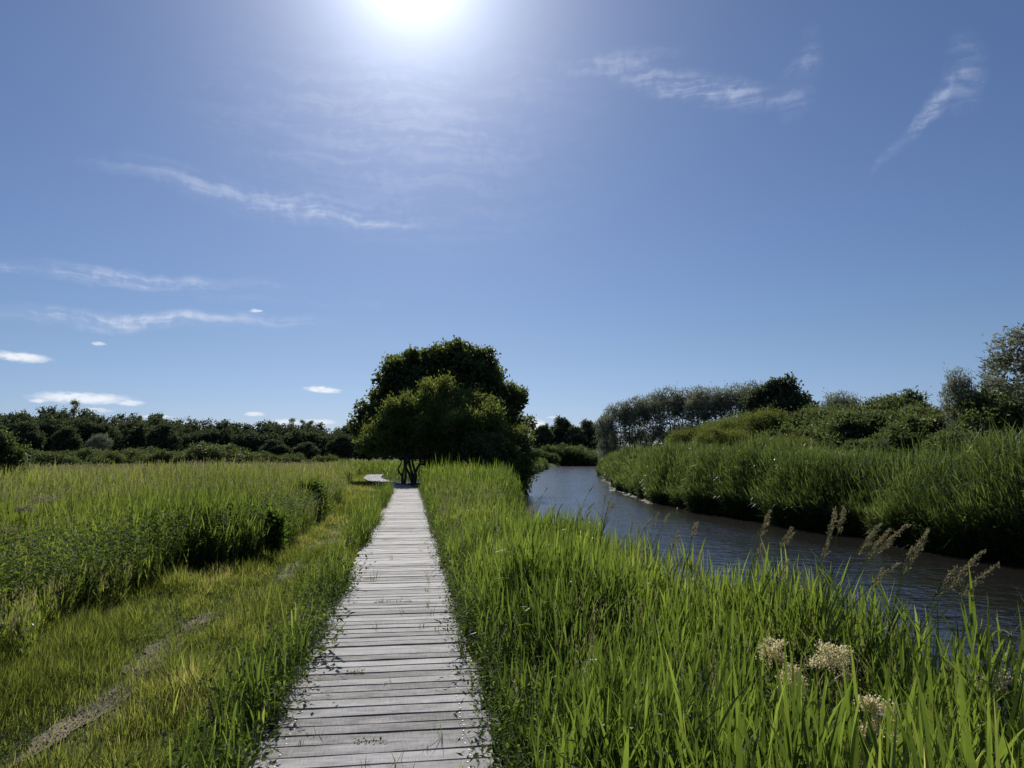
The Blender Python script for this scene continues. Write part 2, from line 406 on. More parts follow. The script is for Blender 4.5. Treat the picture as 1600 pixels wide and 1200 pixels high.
# ------------------------------------------------------------------ boardwalk
bw = empty('boardwalk', (0, 0, 0))
tag(bw, 'weathered grey plank boardwalk running beside the river to the round tree', 'boardwalk')
g = Geo(); plank_ends = []
y = .6; HW = .67
while y < 67:
    w = rng.uniform(.128, .15) if y < 40 else .15
    gap = rng.choice([.005, .011, .017, .027], p=[.2, .36, .3, .14])
    slope = (bx(y + .5) - bx(y - .5)); ang = -math.atan(slope) + rng.normal(.004, .0055)
    cx = bx(y) + rng.normal(0, .008); cz = rng.normal(0, .0022); tilt = rng.normal(0, .008)
    hl = HW + rng.normal(0, .022); ns = 7
    xs_ = np.linspace(-hl, hl, ns); ch = .004
    prof = np.array([[-w / 2, -.034], [-w / 2, -ch], [-w / 2 + ch, 0], [w / 2 - ch, 0], [w / 2, -ch], [w / 2, -.034]])
    wob = rng.normal(0, .0012, (ns, 1)); wz = rng.normal(0, .0012, (ns, 1))
    loc = np.zeros((ns, 6, 3)); loc[:, :, 0] = xs_[:, None]; loc[:, :, 1] = prof[None, :, 0] + wob; loc[:, :, 2] = prof[None, :, 1] + wz + tilt * prof[None, :, 0] + cz
    ca, sa = math.cos(ang), math.sin(ang)
    P = loc.reshape(-1, 3); P = np.stack([P[:, 0] * ca - P[:, 1] * sa + cx, P[:, 0] * sa + P[:, 1] * ca + y + w / 2, P[:, 2]], 1)
    Q = []
    for k in range(ns - 1):
        for q in range(6):
            r_ = (q + 1) % 6
            Q.append([k * 6 + q, (k + 1) * 6 + q, (k + 1) * 6 + r_, k * 6 + r_])
    e0 = [[0, 1, 4, 5], [1, 2, 3, 4]]; b0 = (ns - 1) * 6
    Q += [[e[0], e[1], e[2], e[3]] for e in e0] + [[b0 + e[3], b0 + e[2], b0 + e[1], b0 + e[0]] for e in e0]
    g.add(P, Q, None, rng.random())
    plank_ends.append((cx, y + w / 2, cz, ang, w))
    y += w + gap
deck = g.obj('deck', M['plank'], bw)
g = Geo()
by = np.arange(.5, 66.6, 1.)
for off in (-.5, .5):
    g = Geo()
    pts = np.stack([bx(by) + off, by, np.full_like(by, -.095)], 1)
    for k in range(len(by) - 1):
        p0, p1 = pts[k], pts[k + 1]; hw = .04; z0, z1 = -.15, -.037
        V = [[p[0] + s * hw, p[1], z] for p in (p0, p1) for s, z in ((-1, z0), (1, z0), (1, z1), (-1, z1))]
        g.add(V, [[0, 1, 5, 4], [1, 2, 6, 5], [2, 3, 7, 6], [3, 0, 4, 7]], None, .1)
    g.obj('bearer', M['plank'], bw)
# screws
a = np.linspace(0, 2 * np.pi, 7)[:-1]
sv = np.concatenate([np.stack([np.cos(a) * .0052, np.sin(a) * .0052, np.zeros(6)], 1), np.stack([np.cos(a) * .0035, np.sin(a) * .0035, np.full(6, .0025)], 1)])
sq = [[k, (k + 1) % 6, 6 + (k + 1) % 6, 6 + k] for k in range(6)]; sc_q = [[6, 7, 8, 11], [8, 9, 10, 11]]
gs = Geo(); gs.add(sv, sq + sc_q); sme = gs.mesh('screw', M['steel']); rest = Geo(); cnt = 0
for (cx, yc, cz, ang, w) in plank_ends:
    if yc < 2.6 or yc > 17: continue
    for off in (-.5, .5):
        for dy in (-.035, .035):
            p = (cx + off + rng.normal(0, .008), yc + dy + off * math.sin(ang), cz + .0015)
            if yc > 3.2 and cnt < 100:
                o = link('screw', sme, bw); o.location = p; cnt += 1
            else:
                rest.add(sv + np.array(p), sq + sc_q)
tag(rest.obj('screw_heads', M['steel'], bw), kind='stuff')

# ------------------------------------------------------------------ grass: river bank strip on the right
def on_deck(x, y, m=.04): return np.abs(x - bx(y)) < HW + m
def bank_pts(n, y0, y1, pw=1.0):
    y = y0 + (y1 - y0) * rng.random(n) ** pw
    x0 = bx(y) + HW + .05; x1 = rc(y) - rh(y) - .05
    x = lerp(x0, x1, rng.random(n))
    return x, y
g = Geo()
for n, y0, y1, K, segs, W in ((13000, .8, 8, 6, 5, .0155), (13000, 8, 19, 5, 4, .019), (15000, 18, 36, 4, 3, .026), (3500, 36, 58, 4, 2, .04)):
    x, y = bank_pts(n, y0, y1)
    pn = vnoise(x, y, .9, 21); fn = vnoise(x, y, 3.2, 22)
    ed = sstep(0, .55, x - bx(y) - HW); wd = sstep(0, 1.4, rc(y) - rh(y) - x)
    H = (.34 + .3 * pn + .2 * fn) * lerp(.7, 1, ed) * lerp(1.05, 1, wd) * (1 + .35 * sstep(2.2, 3.0, x) * (1 - sstep(4.8, 6.5, y))) * rng.uniform(.7, 1.22, n) * lerp(1, 1.6, sstep(13, 30, y)) * lerp(1, .8, sstep(10, 14, y) * (1 - sstep(16, 30, y)))
    herb = vnoise(x, y, .8, 40); shade = (y > 34.5) & (x < bx(y) + HW + 4.2)
    keep = (rng.random(n) < np.where((herb > .64), .4, 1) * np.where(shade, .06, 1) * np.where((y < 9) & (x - bx(y) - HW < .5 * vnoise(y, 2, .9, 44) + .1), .35, 1))
    x, y, H = x[keep], y[keep], H[keep]
    P = np.stack([x, y, hgt(x, y) - .02], 1)
    shoots(g, P, H, K, .47, W * rng.uniform(.55, 1.3, len(x)), segs, (.55, .12), .32, None, .15, .006, np.clip(vnoise(x, y, .7, 23) * .55 + rng.random(len(x)) * .5, 0, .98), .1)
tag(g.obj('river_bank_grass', M['bank']), 'tall bright green strap leaved grass filling the strip between boardwalk and river', 'grass', kind='stuff')

def herb_stems(g, P, H, K=12, leaf=.05, lw=.024, spread=.25, stemw=.005):
    """leafy upright herbs: stems with pairs of small leaves"""
    n = len(P); lean = np.stack([rng.normal(0, spread, n), rng.normal(0, spread, n), np.zeros(n)], 1)
    idx = np.repeat(np.arange(n), K); fr = .12 + .88 * np.tile((np.arange(K) + .5) / K, n)
    h = np.broadcast_to(H, (n,))[idx]
    base = P[idx] + UP * (h * fr)[:, None] + lean[idx] * (h * fr ** 1.6)[:, None]
    az = rng.random(n * K) * 2 * np.pi
    d = norm(np.stack([np.cos(az), np.sin(az), rng.normal(.35, .35, n * K)], 1))
    sd = norm(np.stack([-np.sin(az), np.cos(az), rng.normal(0, .3, n * K)], 1))
    s = rng.uniform(.6, 1.35, n * K)
    diamonds(g, base, d, sd, leaf * s, lw * s, np.clip(rng.random(n)[idx] * .5 + rng.random(n * K) * .5, 0, 1))
    a = rng.random(n) * np.pi
    strips(g, P, norm(UP + lean * .4), np.stack([np.cos(a), np.sin(a), 0 * a], 1), np.broadcast_to(H, (n,)), stemw, 2, lean * .6, np.array([1, .8, 0]), .2)

# low leafy herbs among the bank grass and along its edge with the boardwalk
g = Geo()
x, y = bank_pts(16000, 1.0, 32, 1.6); k = vnoise(x, y, .8, 40) > .5; x, y = x[k], y[k]
herb_stems(g, np.stack([x, y, hgt(x, y)], 1), rng.uniform(.3, .62, len(x)), 18, .042, .016)
n = 4200; y = .8 + 34 * rng.random(n) ** 1.4; x = bx(y) + HW - .05 + np.abs(rng.normal(0, .34, n)) + .08 * (vnoise(y, 5, 2.2, 77) - .5)
herb_stems(g, np.stack([x, y, hgt(x, y)], 1), rng.uniform(.2, .55, n), 16, .04, .016)
bs = Geo(); x, y = bank_pts(1500, 1.5, 34, 1.2); k = vnoise(x, y, .5, 47) > .42; x, y = x[k], y[k]; m = len(x)
P = np.stack([x, y, hgt(x, y)], 1); Hs = rng.uniform(.6, 1.0, m) * lerp(.95, 1.35, sstep(12, 30, y)); ln = np.stack([rng.normal(.1, .1, m), rng.normal(0, .08, m), np.zeros(m)], 1); fat = lerp(1, 2.4, sstep(5, 30, y))
a = rng.random(m) * np.pi; strips(bs, P, norm(UP + ln * .3), np.stack([np.cos(a), np.sin(a), 0 * a], 1), Hs, .0032 * fat, 3, ln * .6, np.array([1, .9, .7, 0]), .3)
kk = 16; ii = np.repeat(np.arange(m), kk); fr = np.tile(np.linspace(.8, 1.0, kk), m); b = P[ii] + norm(UP + ln * .3)[ii] * (Hs[ii] * fr)[:, None] + ln[ii] * .6 * (Hs[ii] * fr ** 2)[:, None] + rng.normal(0, .008, (m * kk, 3))
d = norm(UP * .9 + rng.normal(0, .5, (m * kk, 3))); diamonds(bs, b, d, perp(d), .03 * rng.uniform(.6, 1.3, m * kk) * fat[ii] ** .5, .0045 * fat[ii], np.clip(rng.random(m)[ii] * .6 + rng.random(m * kk) * .4, 0, 1))
tag(bs.obj('bank_seed_heads', M['seed']), 'fine tan seed heads scattered over the river bank grass', 'grass', kind='stuff')
tag(g.obj('bank_herbs', M['herb']), 'small leaved green herbs growing among the river bank grass', 'herbs', kind='stuff')

# ------------------------------------------------------------------ verge: short grass between boardwalk and meadow
def verge_pts(n, y0, y1):
    y = rng.uniform(y0, y1, n); return lerp(edge_left(y) - .4, bx(y) - HW - .02, rng.random(n)), y
g = Geo()
for n, y0, y1, segs, W in ((75000, 1.2, 8, 3, .0055), (52000, 8, 18, 2, .008), (32000, 18, 48, 2, .016), (6000, 45, 75, 1, .04)):
    x, y = verge_pts(n, y0, y1)
    pw = np.clip(path_w(y), -.2, .2)
    dp = np.abs(x - path_x(y) - .12 * np.sin(y * 1.3)) - pw
    keep = (rng.random(n) < np.where(y < 20, sstep(-.1, .22, dp) * .76 + .24, 1))
    x, y, dp = x[keep], y[keep], dp[keep]; m = len(x)
    pn = vnoise(x, y, 1.3, 31); near_deck = 1 - sstep(0, .5, bx(y) - HW - x)
    H = (.04 + .2 * pn ** 2 + (.2 * vnoise(x, y, 4, 35) ** 3) + .05 * rng.random(m)) * lerp(.6, 1, sstep(0, .5, dp)) * (1 + 1.0 * near_deck * vnoise(x, y, 1.5, 33))
    az = rng.random(m) * 2 * np.pi; tl = np.abs(rng.normal(.3, .25, m))
    hd = np.stack([np.cos(az), np.sin(az), 0 * az], 1)
    d = norm(hd * np.sin(tl)[:, None] + UP * np.cos(tl)[:, None])
    sd = norm(np.stack([-np.sin(az), np.cos(az), rng.normal(0, .3, m)], 1))
    P = np.stack([x, y, hgt(x, y) - .01], 1)
    strips(g, P, d, sd, H * rng.uniform(.7, 1.4, m), W * rng.uniform(.6, 1.4, m), segs, hd * .35 * rng.random(m)[:, None] - UP * .25 * rng.random(m)[:, None], None,
           np.clip(vnoise(x, y, 1.1, 34) * .5 + .25 * (vnoise(x, y, 4.5, 36) - .5) + rng.random(m) * .5, 0, 1))
tag(g.obj('verge_grass', M['verge']), 'short yellowish green grass of the verge left of the boardwalk', 'grass', kind='stuff')

# taller grass and herbs hugging the left edge of the boardwalk, and clover mats in the verge
g = Geo(); n = 3300; y = 1.2 + 34 * rng.random(n) ** 1.4; x = bx(y) - HW + .05 - np.abs(rng.normal(0, .22, n))
k = vnoise(x * .5, y, .8, 51) > .46; x, y = x[k], y[k]
shoots(g, np.stack([x, y, hgt(x, y) - .02], 1), rng.uniform(.2, .72, len(x)) * (.5 + .8 * vnoise(x * .5, y, .8, 51)) * lerp(.6, 1, sstep(3, 6.5, y)), 4, .5, .012, 4, (.55, .15), .35)
tag(g.obj('edge_grass', M['bank']), 'taller green grass along the left edge of the boardwalk', 'grass', kind='stuff')
g = Geo(); n = 4200; y = 1.2 + 33 * rng.random(n) ** 1.5; x = bx(y) - HW + .07 - np.abs(rng.normal(0, .2, n)) + .08 * (vnoise(y, 0, 2.2, 77) - .5)
k = vnoise(x * .5, y, .9, 52) > .4; x, y = x[k], y[k]
herb_stems(g, np.stack([x, y, hgt(x, y)], 1), rng.uniform(.12, .5, len(x)) * lerp(.7, 1, sstep(3, 6, y)), 16, .04, .019, .3)
n = 5200; x, y = verge_pts(n, 1.2, 12); k = vnoise(x, y, 1.6, 53) > .52; x, y = x[k], y[k]
herb_stems(g, np.stack([x, y, hgt(x, y)], 1), rng.uniform(.04, .12, len(x)), 8, .024, .016, .4)
tag(g.obj('verge_herbs', M['herb']), 'small leafy weeds along the left edge of the boardwalk', 'herbs', kind='stuff')

# ------------------------------------------------------------------ meadow on the left
def polar(n, r0, r1, a0, a1):
    r = np.exp(rng.uniform(math.log(r0), math.log(r1), n)); az = np.radians(rng.uniform(a0, a1, n))
    return .17 + r * np.sin(az), r * np.cos(az)
g = Geo(); seed = Geo(); herb = Geo()
def in_river(x, y, m=0): return np.abs(x - rc(y)) < rh(y) + m
for n, r0, r1, K, segs, W in ((26000, 3.5, 12, 5, 4, .014), (34000, 12, 30, 4, 3, .02), (30000, 30, 65, 3, 2, .045), (22000, 65, 150, 3, 1, .11)):
    x, y = polar(n, r0, r1, -44, 3 if r0 > 20 else -2)
    ed = edge_left(y) - x
    k = (ed > -.15) & (y > 1) & (rng.random(n) < np.where((ed < 2.2) & (vnoise(x, y, .6, 71) > .42), .45, 1)) & ~on_deck(x, y, .3) & ((x < bx(y)) | (y > 68)); x, y, ed = x[k], y[k], ed[k]; m = len(x)
    r = np.hypot(x, y)
    big = vnoise(x, y, .16, 61); pn = vnoise(x, y, .7, 62)
    H = lerp(.62, .95, big) * lerp(.85, 1.15, pn) * rng.uniform(.8, 1.15, m) * lerp(1.0, 1.3, sstep(6, 14, r) * (1 - sstep(9, 16, -x))) * lerp(1, .85, sstep(40, 70, r))
    H = H * lerp(.6, 1, sstep(-.15, .9, ed))
    P = np.stack([x, y, hgt(x, y) - .02], 1)
    shoots(g, P, H, K, .42, W * rng.uniform(.6, 1.2, m), segs, (.5, .14), .3, None, .2, .005 * max(1, W / .014), np.clip(vnoise(x, y, .25, 63) * .5 + rng.random(m) * .5 + .12 * sstep(14, 40, r), 0, 1), .05)
    # seed-head stalks above the leaves
    ns = int(m * .5); i = rng.choice(m, ns, False)
    i = i[vnoise(x[i], y[i], .2, 64) > .3]; ns = len(i)
    Hs = H[i] * rng.uniform(1.0, 1.28, ns); Ps = P[i]
    ln = np.stack([rng.normal(.08, .06, ns), rng.normal(0, .06, ns), np.zeros(ns)], 1)
    aa = rng.random(ns) * np.pi; sd = np.stack([np.cos(aa), np.sin(aa), 0 * aa], 1)
    sc = max(1, W / .013)
    strips(seed, Ps, norm(UP + ln * .3), sd, Hs, .003 * sc, 2, ln * .6, np.array([1, .8, 0]), .2)
    kk = 7; ii = np.repeat(np.arange(ns), kk); fr = np.tile(np.linspace(.82, 1.0, kk), ns)
    b = Ps[ii] + norm(UP + ln * .3)[ii] * (Hs[ii] * fr)[:, None] + ln[ii] * .6 * (Hs[ii] * fr ** 2)[:, None]
    d = norm(UP * .8 + rng.normal(0, .45, (ns * kk, 3)))
    diamonds(seed, b, d, perp(d), .05 * rng.uniform(.6, 1.3, ns * kk) * sc ** .5, .007 * sc, np.clip(rng.random(ns)[ii] * .6 + rng.random(ns * kk) * .4, 0, 1))
n = 9000; y = rng.uniform(52, 100, n); x = rng.uniform(-9, 13, n); k = (~on_deck(x, y, .25) | (y > 68)) & ((x < rc(y) - rh(y) - .2)) & ((x > bx(y)) | (y > 66)); x, y = x[k], y[k]; m = len(x)
shoots(g, np.stack([x, y, hgt(x, y) - .02], 1), rng.uniform(.7, 1.25, m), 4, .42, .06, 2, (.5, .14), .3, None, .2, .02, rng.random(m) * .9)
# dark leafy herbs at the front edge of the meadow
n = 9500; y = 2.5 + 30 * rng.random(n) ** 1.5; x = edge_left(y) - np.abs(rng.normal(.25, 1.0, n)); k = vnoise(x, y, .6, 71) > .36; x, y = x[k], y[k]
herb_stems(herb, np.stack([x, y, hgt(x, y)], 1), rng.uniform(.4, 1.0, len(x)), 26, .058, .023, .22)
x, y = polar(6000, 8, 45, -40, -3); k = (x < edge_left(y) - .5) & (vnoise(x, y, .5, 72) > .5); x, y = x[k], y[k]
herb_stems(herb, np.stack([x, y, hgt(x, y)], 1), rng.uniform(.5, .95, len(x)), 20, .07, .03, .2)
tag(g.obj('meadow_grass', M['meadow']), 'tall uncut meadow grass stretching left of the path to the far bushes', 'grass', kind='stuff')
tag(seed.obj('meadow_seed_heads', M['seed']), 'fine brownish grass seed heads over the left meadow', 'grass', kind='stuff')
tag(herb.obj('meadow_herbs', M['herb']), 'dark leafy herbs along the front edge of the left meadow', 'herbs', kind='stuff')

# ------------------------------------------------------------------ reeds on the far bank
g = Geo(); herb = Geo()
for n, y0, y1, dm, K, segs, W in ((21000, 5, 26, 7, 6, 3, .026), (24000, 24, 50, 6.5, 5, 3, .034), (14000, 50, 110, 7, 4, 2, .07)):
    y = rng.uniform(y0, y1, n); d = dm * rng.random(n) ** 1.7 - .1
    x = rc(y) + rh(y) + d
    pn = vnoise(x, y, .35, 81); fn = vnoise(x, y, 1.1, 82)
    H = lerp(1.15, 1.95, pn) * lerp(.85, 1.15, fn) * rng.uniform(.8, 1.1, n) * lerp(.72, 1.08, sstep(-.1, .5, d)) * lerp(1, .62, sstep(1.5, 6, d) * (1 - sstep(24, 40, y)))
    over = (1 - sstep(0, 1.2, d))
    kk = rng.random(n) < np.where(d < 2.2, .35 + .65 * sstep(.3, .5, vnoise(x, y, .9, 86)), 1)
    x, y, d, H, over = x[kk], y[kk], d[kk], H[kk], over[kk]; m = len(x)
    H = H * lerp(.8, 1.12, vnoise(x, y, .75, 87))
    ln = np.stack([rng.normal(.03, .12, m) - .4 * over + .25 * (vnoise(x, y, .6, 88) - .5), rng.normal(0, .12, m), np.zeros(m)], 1)
    P = np.stack([x, y, hgt(x, y) - .03], 1)
    shoots(g, P, H, K, .36, W, segs, (.75, .18), .55, ln, .12, .008, np.clip(vnoise(x, y, .55, 83) * .8 + rng.random(m) * .4 - .1, 0, 1), .14)
n = 9000; y = rng.uniform(5, 60, n); d = np.abs(rng.normal(0, .5, n)) - .25; x = rc(y) + rh(y) + d
k = vnoise(x, y, .5, 84) > .3; x, y = x[k], y[k]
herb_stems(herb, np.stack([x, y, np.maximum(hgt(x, y), WATER_Z)], 1), rng.uniform(.4, 1.15, len(x)), 18, .1, .045, .35)
tag(g.obj('far_bank_reeds', M['reed']), 'dense tall reeds leaning over the water along the far river bank', 'reeds', kind='stuff')
tag(herb.obj('far_bank_herbs', M['herb']), 'leafy waterside herbs at the foot of the far bank reeds', 'herbs', kind='stuff')
g = Geo(); n = 420; y = rng.uniform(37, 84, n); x = rc(y) + rh(y) - .35 - np.abs(rng.normal(0, .16, n)); k = vnoise(y, 0 * y, .35, 97) > .42; x, y = x[k], y[k]
for p, q in zip(x, y):
    a = np.linspace(0, 2 * np.pi, 9)[:-1]; r_ = rng.uniform(.03, .1) * rng.uniform(.6, 1.3, 8)
    V = np.stack([p + r_ * np.cos(a), q + 2.6 * r_ * np.sin(a), np.full(8, WATER_Z + .012)], 1)
    g.add(np.concatenate([V, [[p, q, WATER_Z + .03]]]), None, [[t, (t + 1) % 8, 8] for t in range(8)], rng.random())
tag(g.obj('river_foam', M['foam'], smooth=True), 'thin pale line of foam drifting along the foot of the far bank', 'foam', kind='stuff')
g = Geo(); n = 6000; y = rng.uniform(46, 150, n); x = rc(y) - rh(y) - np.abs(rng.normal(0, 1.6, n)) + .1
P = np.stack([x, y, hgt(x, y) - .03], 1)
shoots(g, P, rng.uniform(.8, 1.5, n), 4, .4, .08, 2, (.6, .18), .4)
tag(g.obj('near_bank_reeds', M['reed']), 'green reeds on the left river bank beyond the round tree', 'reeds', kind='stuff')

# ------------------------------------------------------------------ trees and shrubs
def crown(g, blobs, nclump, per, leaf, lw, sigma, inner=.3, up=.25, big=2.2, flat=.75, sub=9, sr=(.24, .46), so=(.72, 1.02)):
    B = np.array(blobs, float)
    if sub:                                   # secondary lobes give the crown its broken outline
        nb = len(B); i = np.repeat(np.arange(nb), sub); u = rand_unit(nb * sub); u[:, 2] = np.where(u[:, 2] < -.35, -u[:, 2], u[:, 2])
        f = rng.uniform(*sr, (nb * sub, 1)); cc = B[i, :3] + u * B[i, 3:6] * rng.uniform(*so, (nb * sub, 1))
        rr = np.mean(B[i, 3:6], 1, keepdims=True) * f * rng.uniform(.8, 1.2, (nb * sub, 3))
        B[:, 3:6] *= .86; B = np.concatenate([B, np.concatenate([cc, rr], 1)])
    c, r = B[:, :3], B[:, 3:6]
    area = (r[:, 0] * r[:, 1] + r[:, 1] * r[:, 2] + r[:, 0] * r[:, 2]); pr = area / area.sum()
    b = rng.choice(len(B), nclump, p=pr); u = rand_unit(nclump); u[:, 2] = np.where(u[:, 2] < -.5, -u[:, 2], u[:, 2])
    rad = 1.06 - .3 * rng.random(nclump) ** 1.5
    cc = c[b] + u * r[b] * rad[:, None]
    q = ((cc[:, None, :] - c[None]) / r[None]); inside = (np.sqrt((q ** 2).sum(-1)) < .7).any(1)
    k = ~inside | (rng.random(nclump) < .15); cc, u = cc[k], u[k]; m = len(cc)
    out = norm(u); idx = np.repeat(np.arange(m), per)
    s = sigma * rng.uniform(.6, 1.3, m)
    p = cc[idx] + rng.normal(size=(m * per, 3)) * s[idx][:, None] * np.array([1, 1, flat])
    d = norm(out[idx] * .55 + rng.normal(0, .7, (m * per, 3)) + UP * up)
    sz = rng.uniform(.65, 1.3, m * per)
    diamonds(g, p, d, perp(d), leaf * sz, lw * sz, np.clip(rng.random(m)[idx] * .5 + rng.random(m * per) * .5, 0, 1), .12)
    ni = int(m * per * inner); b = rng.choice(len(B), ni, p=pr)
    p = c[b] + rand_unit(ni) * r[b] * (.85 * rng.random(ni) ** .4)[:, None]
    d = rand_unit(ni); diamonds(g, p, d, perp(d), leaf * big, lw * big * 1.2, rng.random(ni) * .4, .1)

def limbs(g, base, targets, r0, wob=.12):
    for t in targets:
        t = np.array(t, float); b = np.array(base, float) + rng.normal(0, r0 * .6, 3) * np.array([1, 1, 0])
        n = 7; f = np.linspace(0, 1, n)[:, None]
        pts = b + (t - b) * np.concatenate([f ** 1.25, f ** 1.25, f], 1) + rng.normal(0, wob, (n, 3)) * np.sin(f * np.pi)
        tube(g, pts, np.linspace(r0, r0 * .18, n) * rng.uniform(.75, 1.1), 7)

def spread(n, c, r, z):
    a = rng.random(n) * 2 * np.pi; q = r * np.sqrt(rng.random(n))
    return [(c[0] + q[k] * math.cos(a[k]), c[1] + q[k] * math.sin(a[k]), z * rng.uniform(.7, 1)) for k in range(n)]

# the round willow that closes the boardwalk, and the taller alder behind it
wl = empty('willow_shrub', (2.3, 45.5, -.17))
tag(wl, 'big dense dome shaped willow overhanging the end of the straight boardwalk', 'tree')
g = Geo()
crown(g, [(.2, 0, 3.4, 3.0, 2.7, 2.5), (-.4, .2, 4.9, 1.9, 1.8, 1.5), (-2.5, .3, 3.2, 2.0, 2.2, 1.5), (2.2, -.2, 2.4, 2.5, 2.4, 2.5), (3.7, .2, 1.7, 1.8, 2.1, 1.9), (4.7, .4, .9, 1.3, 1.4, 1.2), (.9, -1.2, 2.4, 2.2, 1.7, 2.5), (-3.9, .6, 2.8, 1.3, 1.5, 1.05), (1.6, -1.6, 1.2, 1.9, 1.2, 1.5), (-1.4, -.6, 3.9, 1.9, 1.5, 1.5), (.6, .6, 1.3, 1.5, 1.6, 1.6), (-3.3, .4, 2.4, 1.2, 1.4, .9), (-.4, .7, 1.3, .8, 1.2, 1.4), (-4.5, 1.4, 2.5, .9, 1.2, .9), (1.4, .2, 4.4, 1.3, 1.3, 1.2)],
      4200, 26, .185, .06, .2, .35, .45, 1.8, .95, 9, (.16, .34), (.8, 1.12))
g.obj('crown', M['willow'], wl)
g = Geo(); limbs(g, (-1.9, .2, -.1), [(-3.6, .3, 3.4), (-2.9, .6, 4), (-2.2, -.2, 4.5), (-1.2, .6, 5), (-3.1, -.4, 3)], .1)
limbs(g, (-2.5, -.3, -.1), [(-3.4, -.2, 3.2), (-2.6, .2, 3.6), (-2.0, -.4, 4)], .085)
limbs(g, (-.7, -.2, -.1), [(-.9, .1, 3.6), (.2, .2, 3.8), (-1.5, 0, 3.4)], .09)
limbs(g, (-1.2, .4, -.1), [(-.6, .3, 5), (.6, .5, 4.2), (2.0, 0, 3.6), (-.2, -1, 3)], .15); g.obj('trunk', M['bark'], wl)
al = empty('alder_tree', (2.4, 51, -.17))
tag(al, 'taller dark broad leaved tree rising behind the dome shaped willow', 'tree')
g = Geo()
crown(g, [(-2.6, 0, 6.6, 1.7, 1.8, 1.9), (.2, .4, 6.8, 2.4, 2.2, 2.3), (1.4, 0, 7.4, 1.9, 1.8, 2.1), (2.9, .2, 6.2, 1.6, 1.8, 2.0), (3.9, 0, 4.9, 1.6, 1.7, 1.8), (-1.8, .3, 8.0, 1.1, 1.2, 1.3), (-3.9, .2, 5.0, 1.4, 1.5, 1.5), (.5, .5, 8.5, 1.2, 1.2, 1.0), (4.6, .3, 3.6, 1.4, 1.6, 1.6), (-4.8, .4, 3.6, 1.3, 1.5, 1.6), (0, .5, 4.2, 4.4, 2.4, 3.0), (-4.3, .2, 6.0, .7, .7, .6), (2.2, 0, 8.5, .8, .8, .9), (.9, .2, 9.3, .5, .5, .5)],
      2700, 26, .2, .14, .18, .4, .25, 1.9, .85, 15, (.2, .42), (.8, 1.2))
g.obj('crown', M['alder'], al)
g = Geo(); limbs(g, (0, 0, -.1), [(-2.2, 0, 7), (-1.6, .2, 8.3), (.4, .4, 9), (1.7, 0, 8.6), (3, .2, 6.5), (.6, .2, 9.6), (-3.8, .2, 5.4)], .2, .2); g.obj('trunk', M['bark'], al)
sb = empty('willow_shrub', (4.6, 42.2, -.2))
tag(sb, 'small paler green bush in front of the dome shaped willow, right of the boardwalk', 'shrub')
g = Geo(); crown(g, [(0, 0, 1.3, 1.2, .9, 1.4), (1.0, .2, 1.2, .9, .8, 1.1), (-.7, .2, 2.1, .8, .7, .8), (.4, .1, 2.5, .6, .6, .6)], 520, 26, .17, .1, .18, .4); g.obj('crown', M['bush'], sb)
g = Geo(); limbs(g, (0, 0, 0), spread(6, (.3, .1), 1.0, 1.8), .05); g.obj('stem', M['bark'], sb)

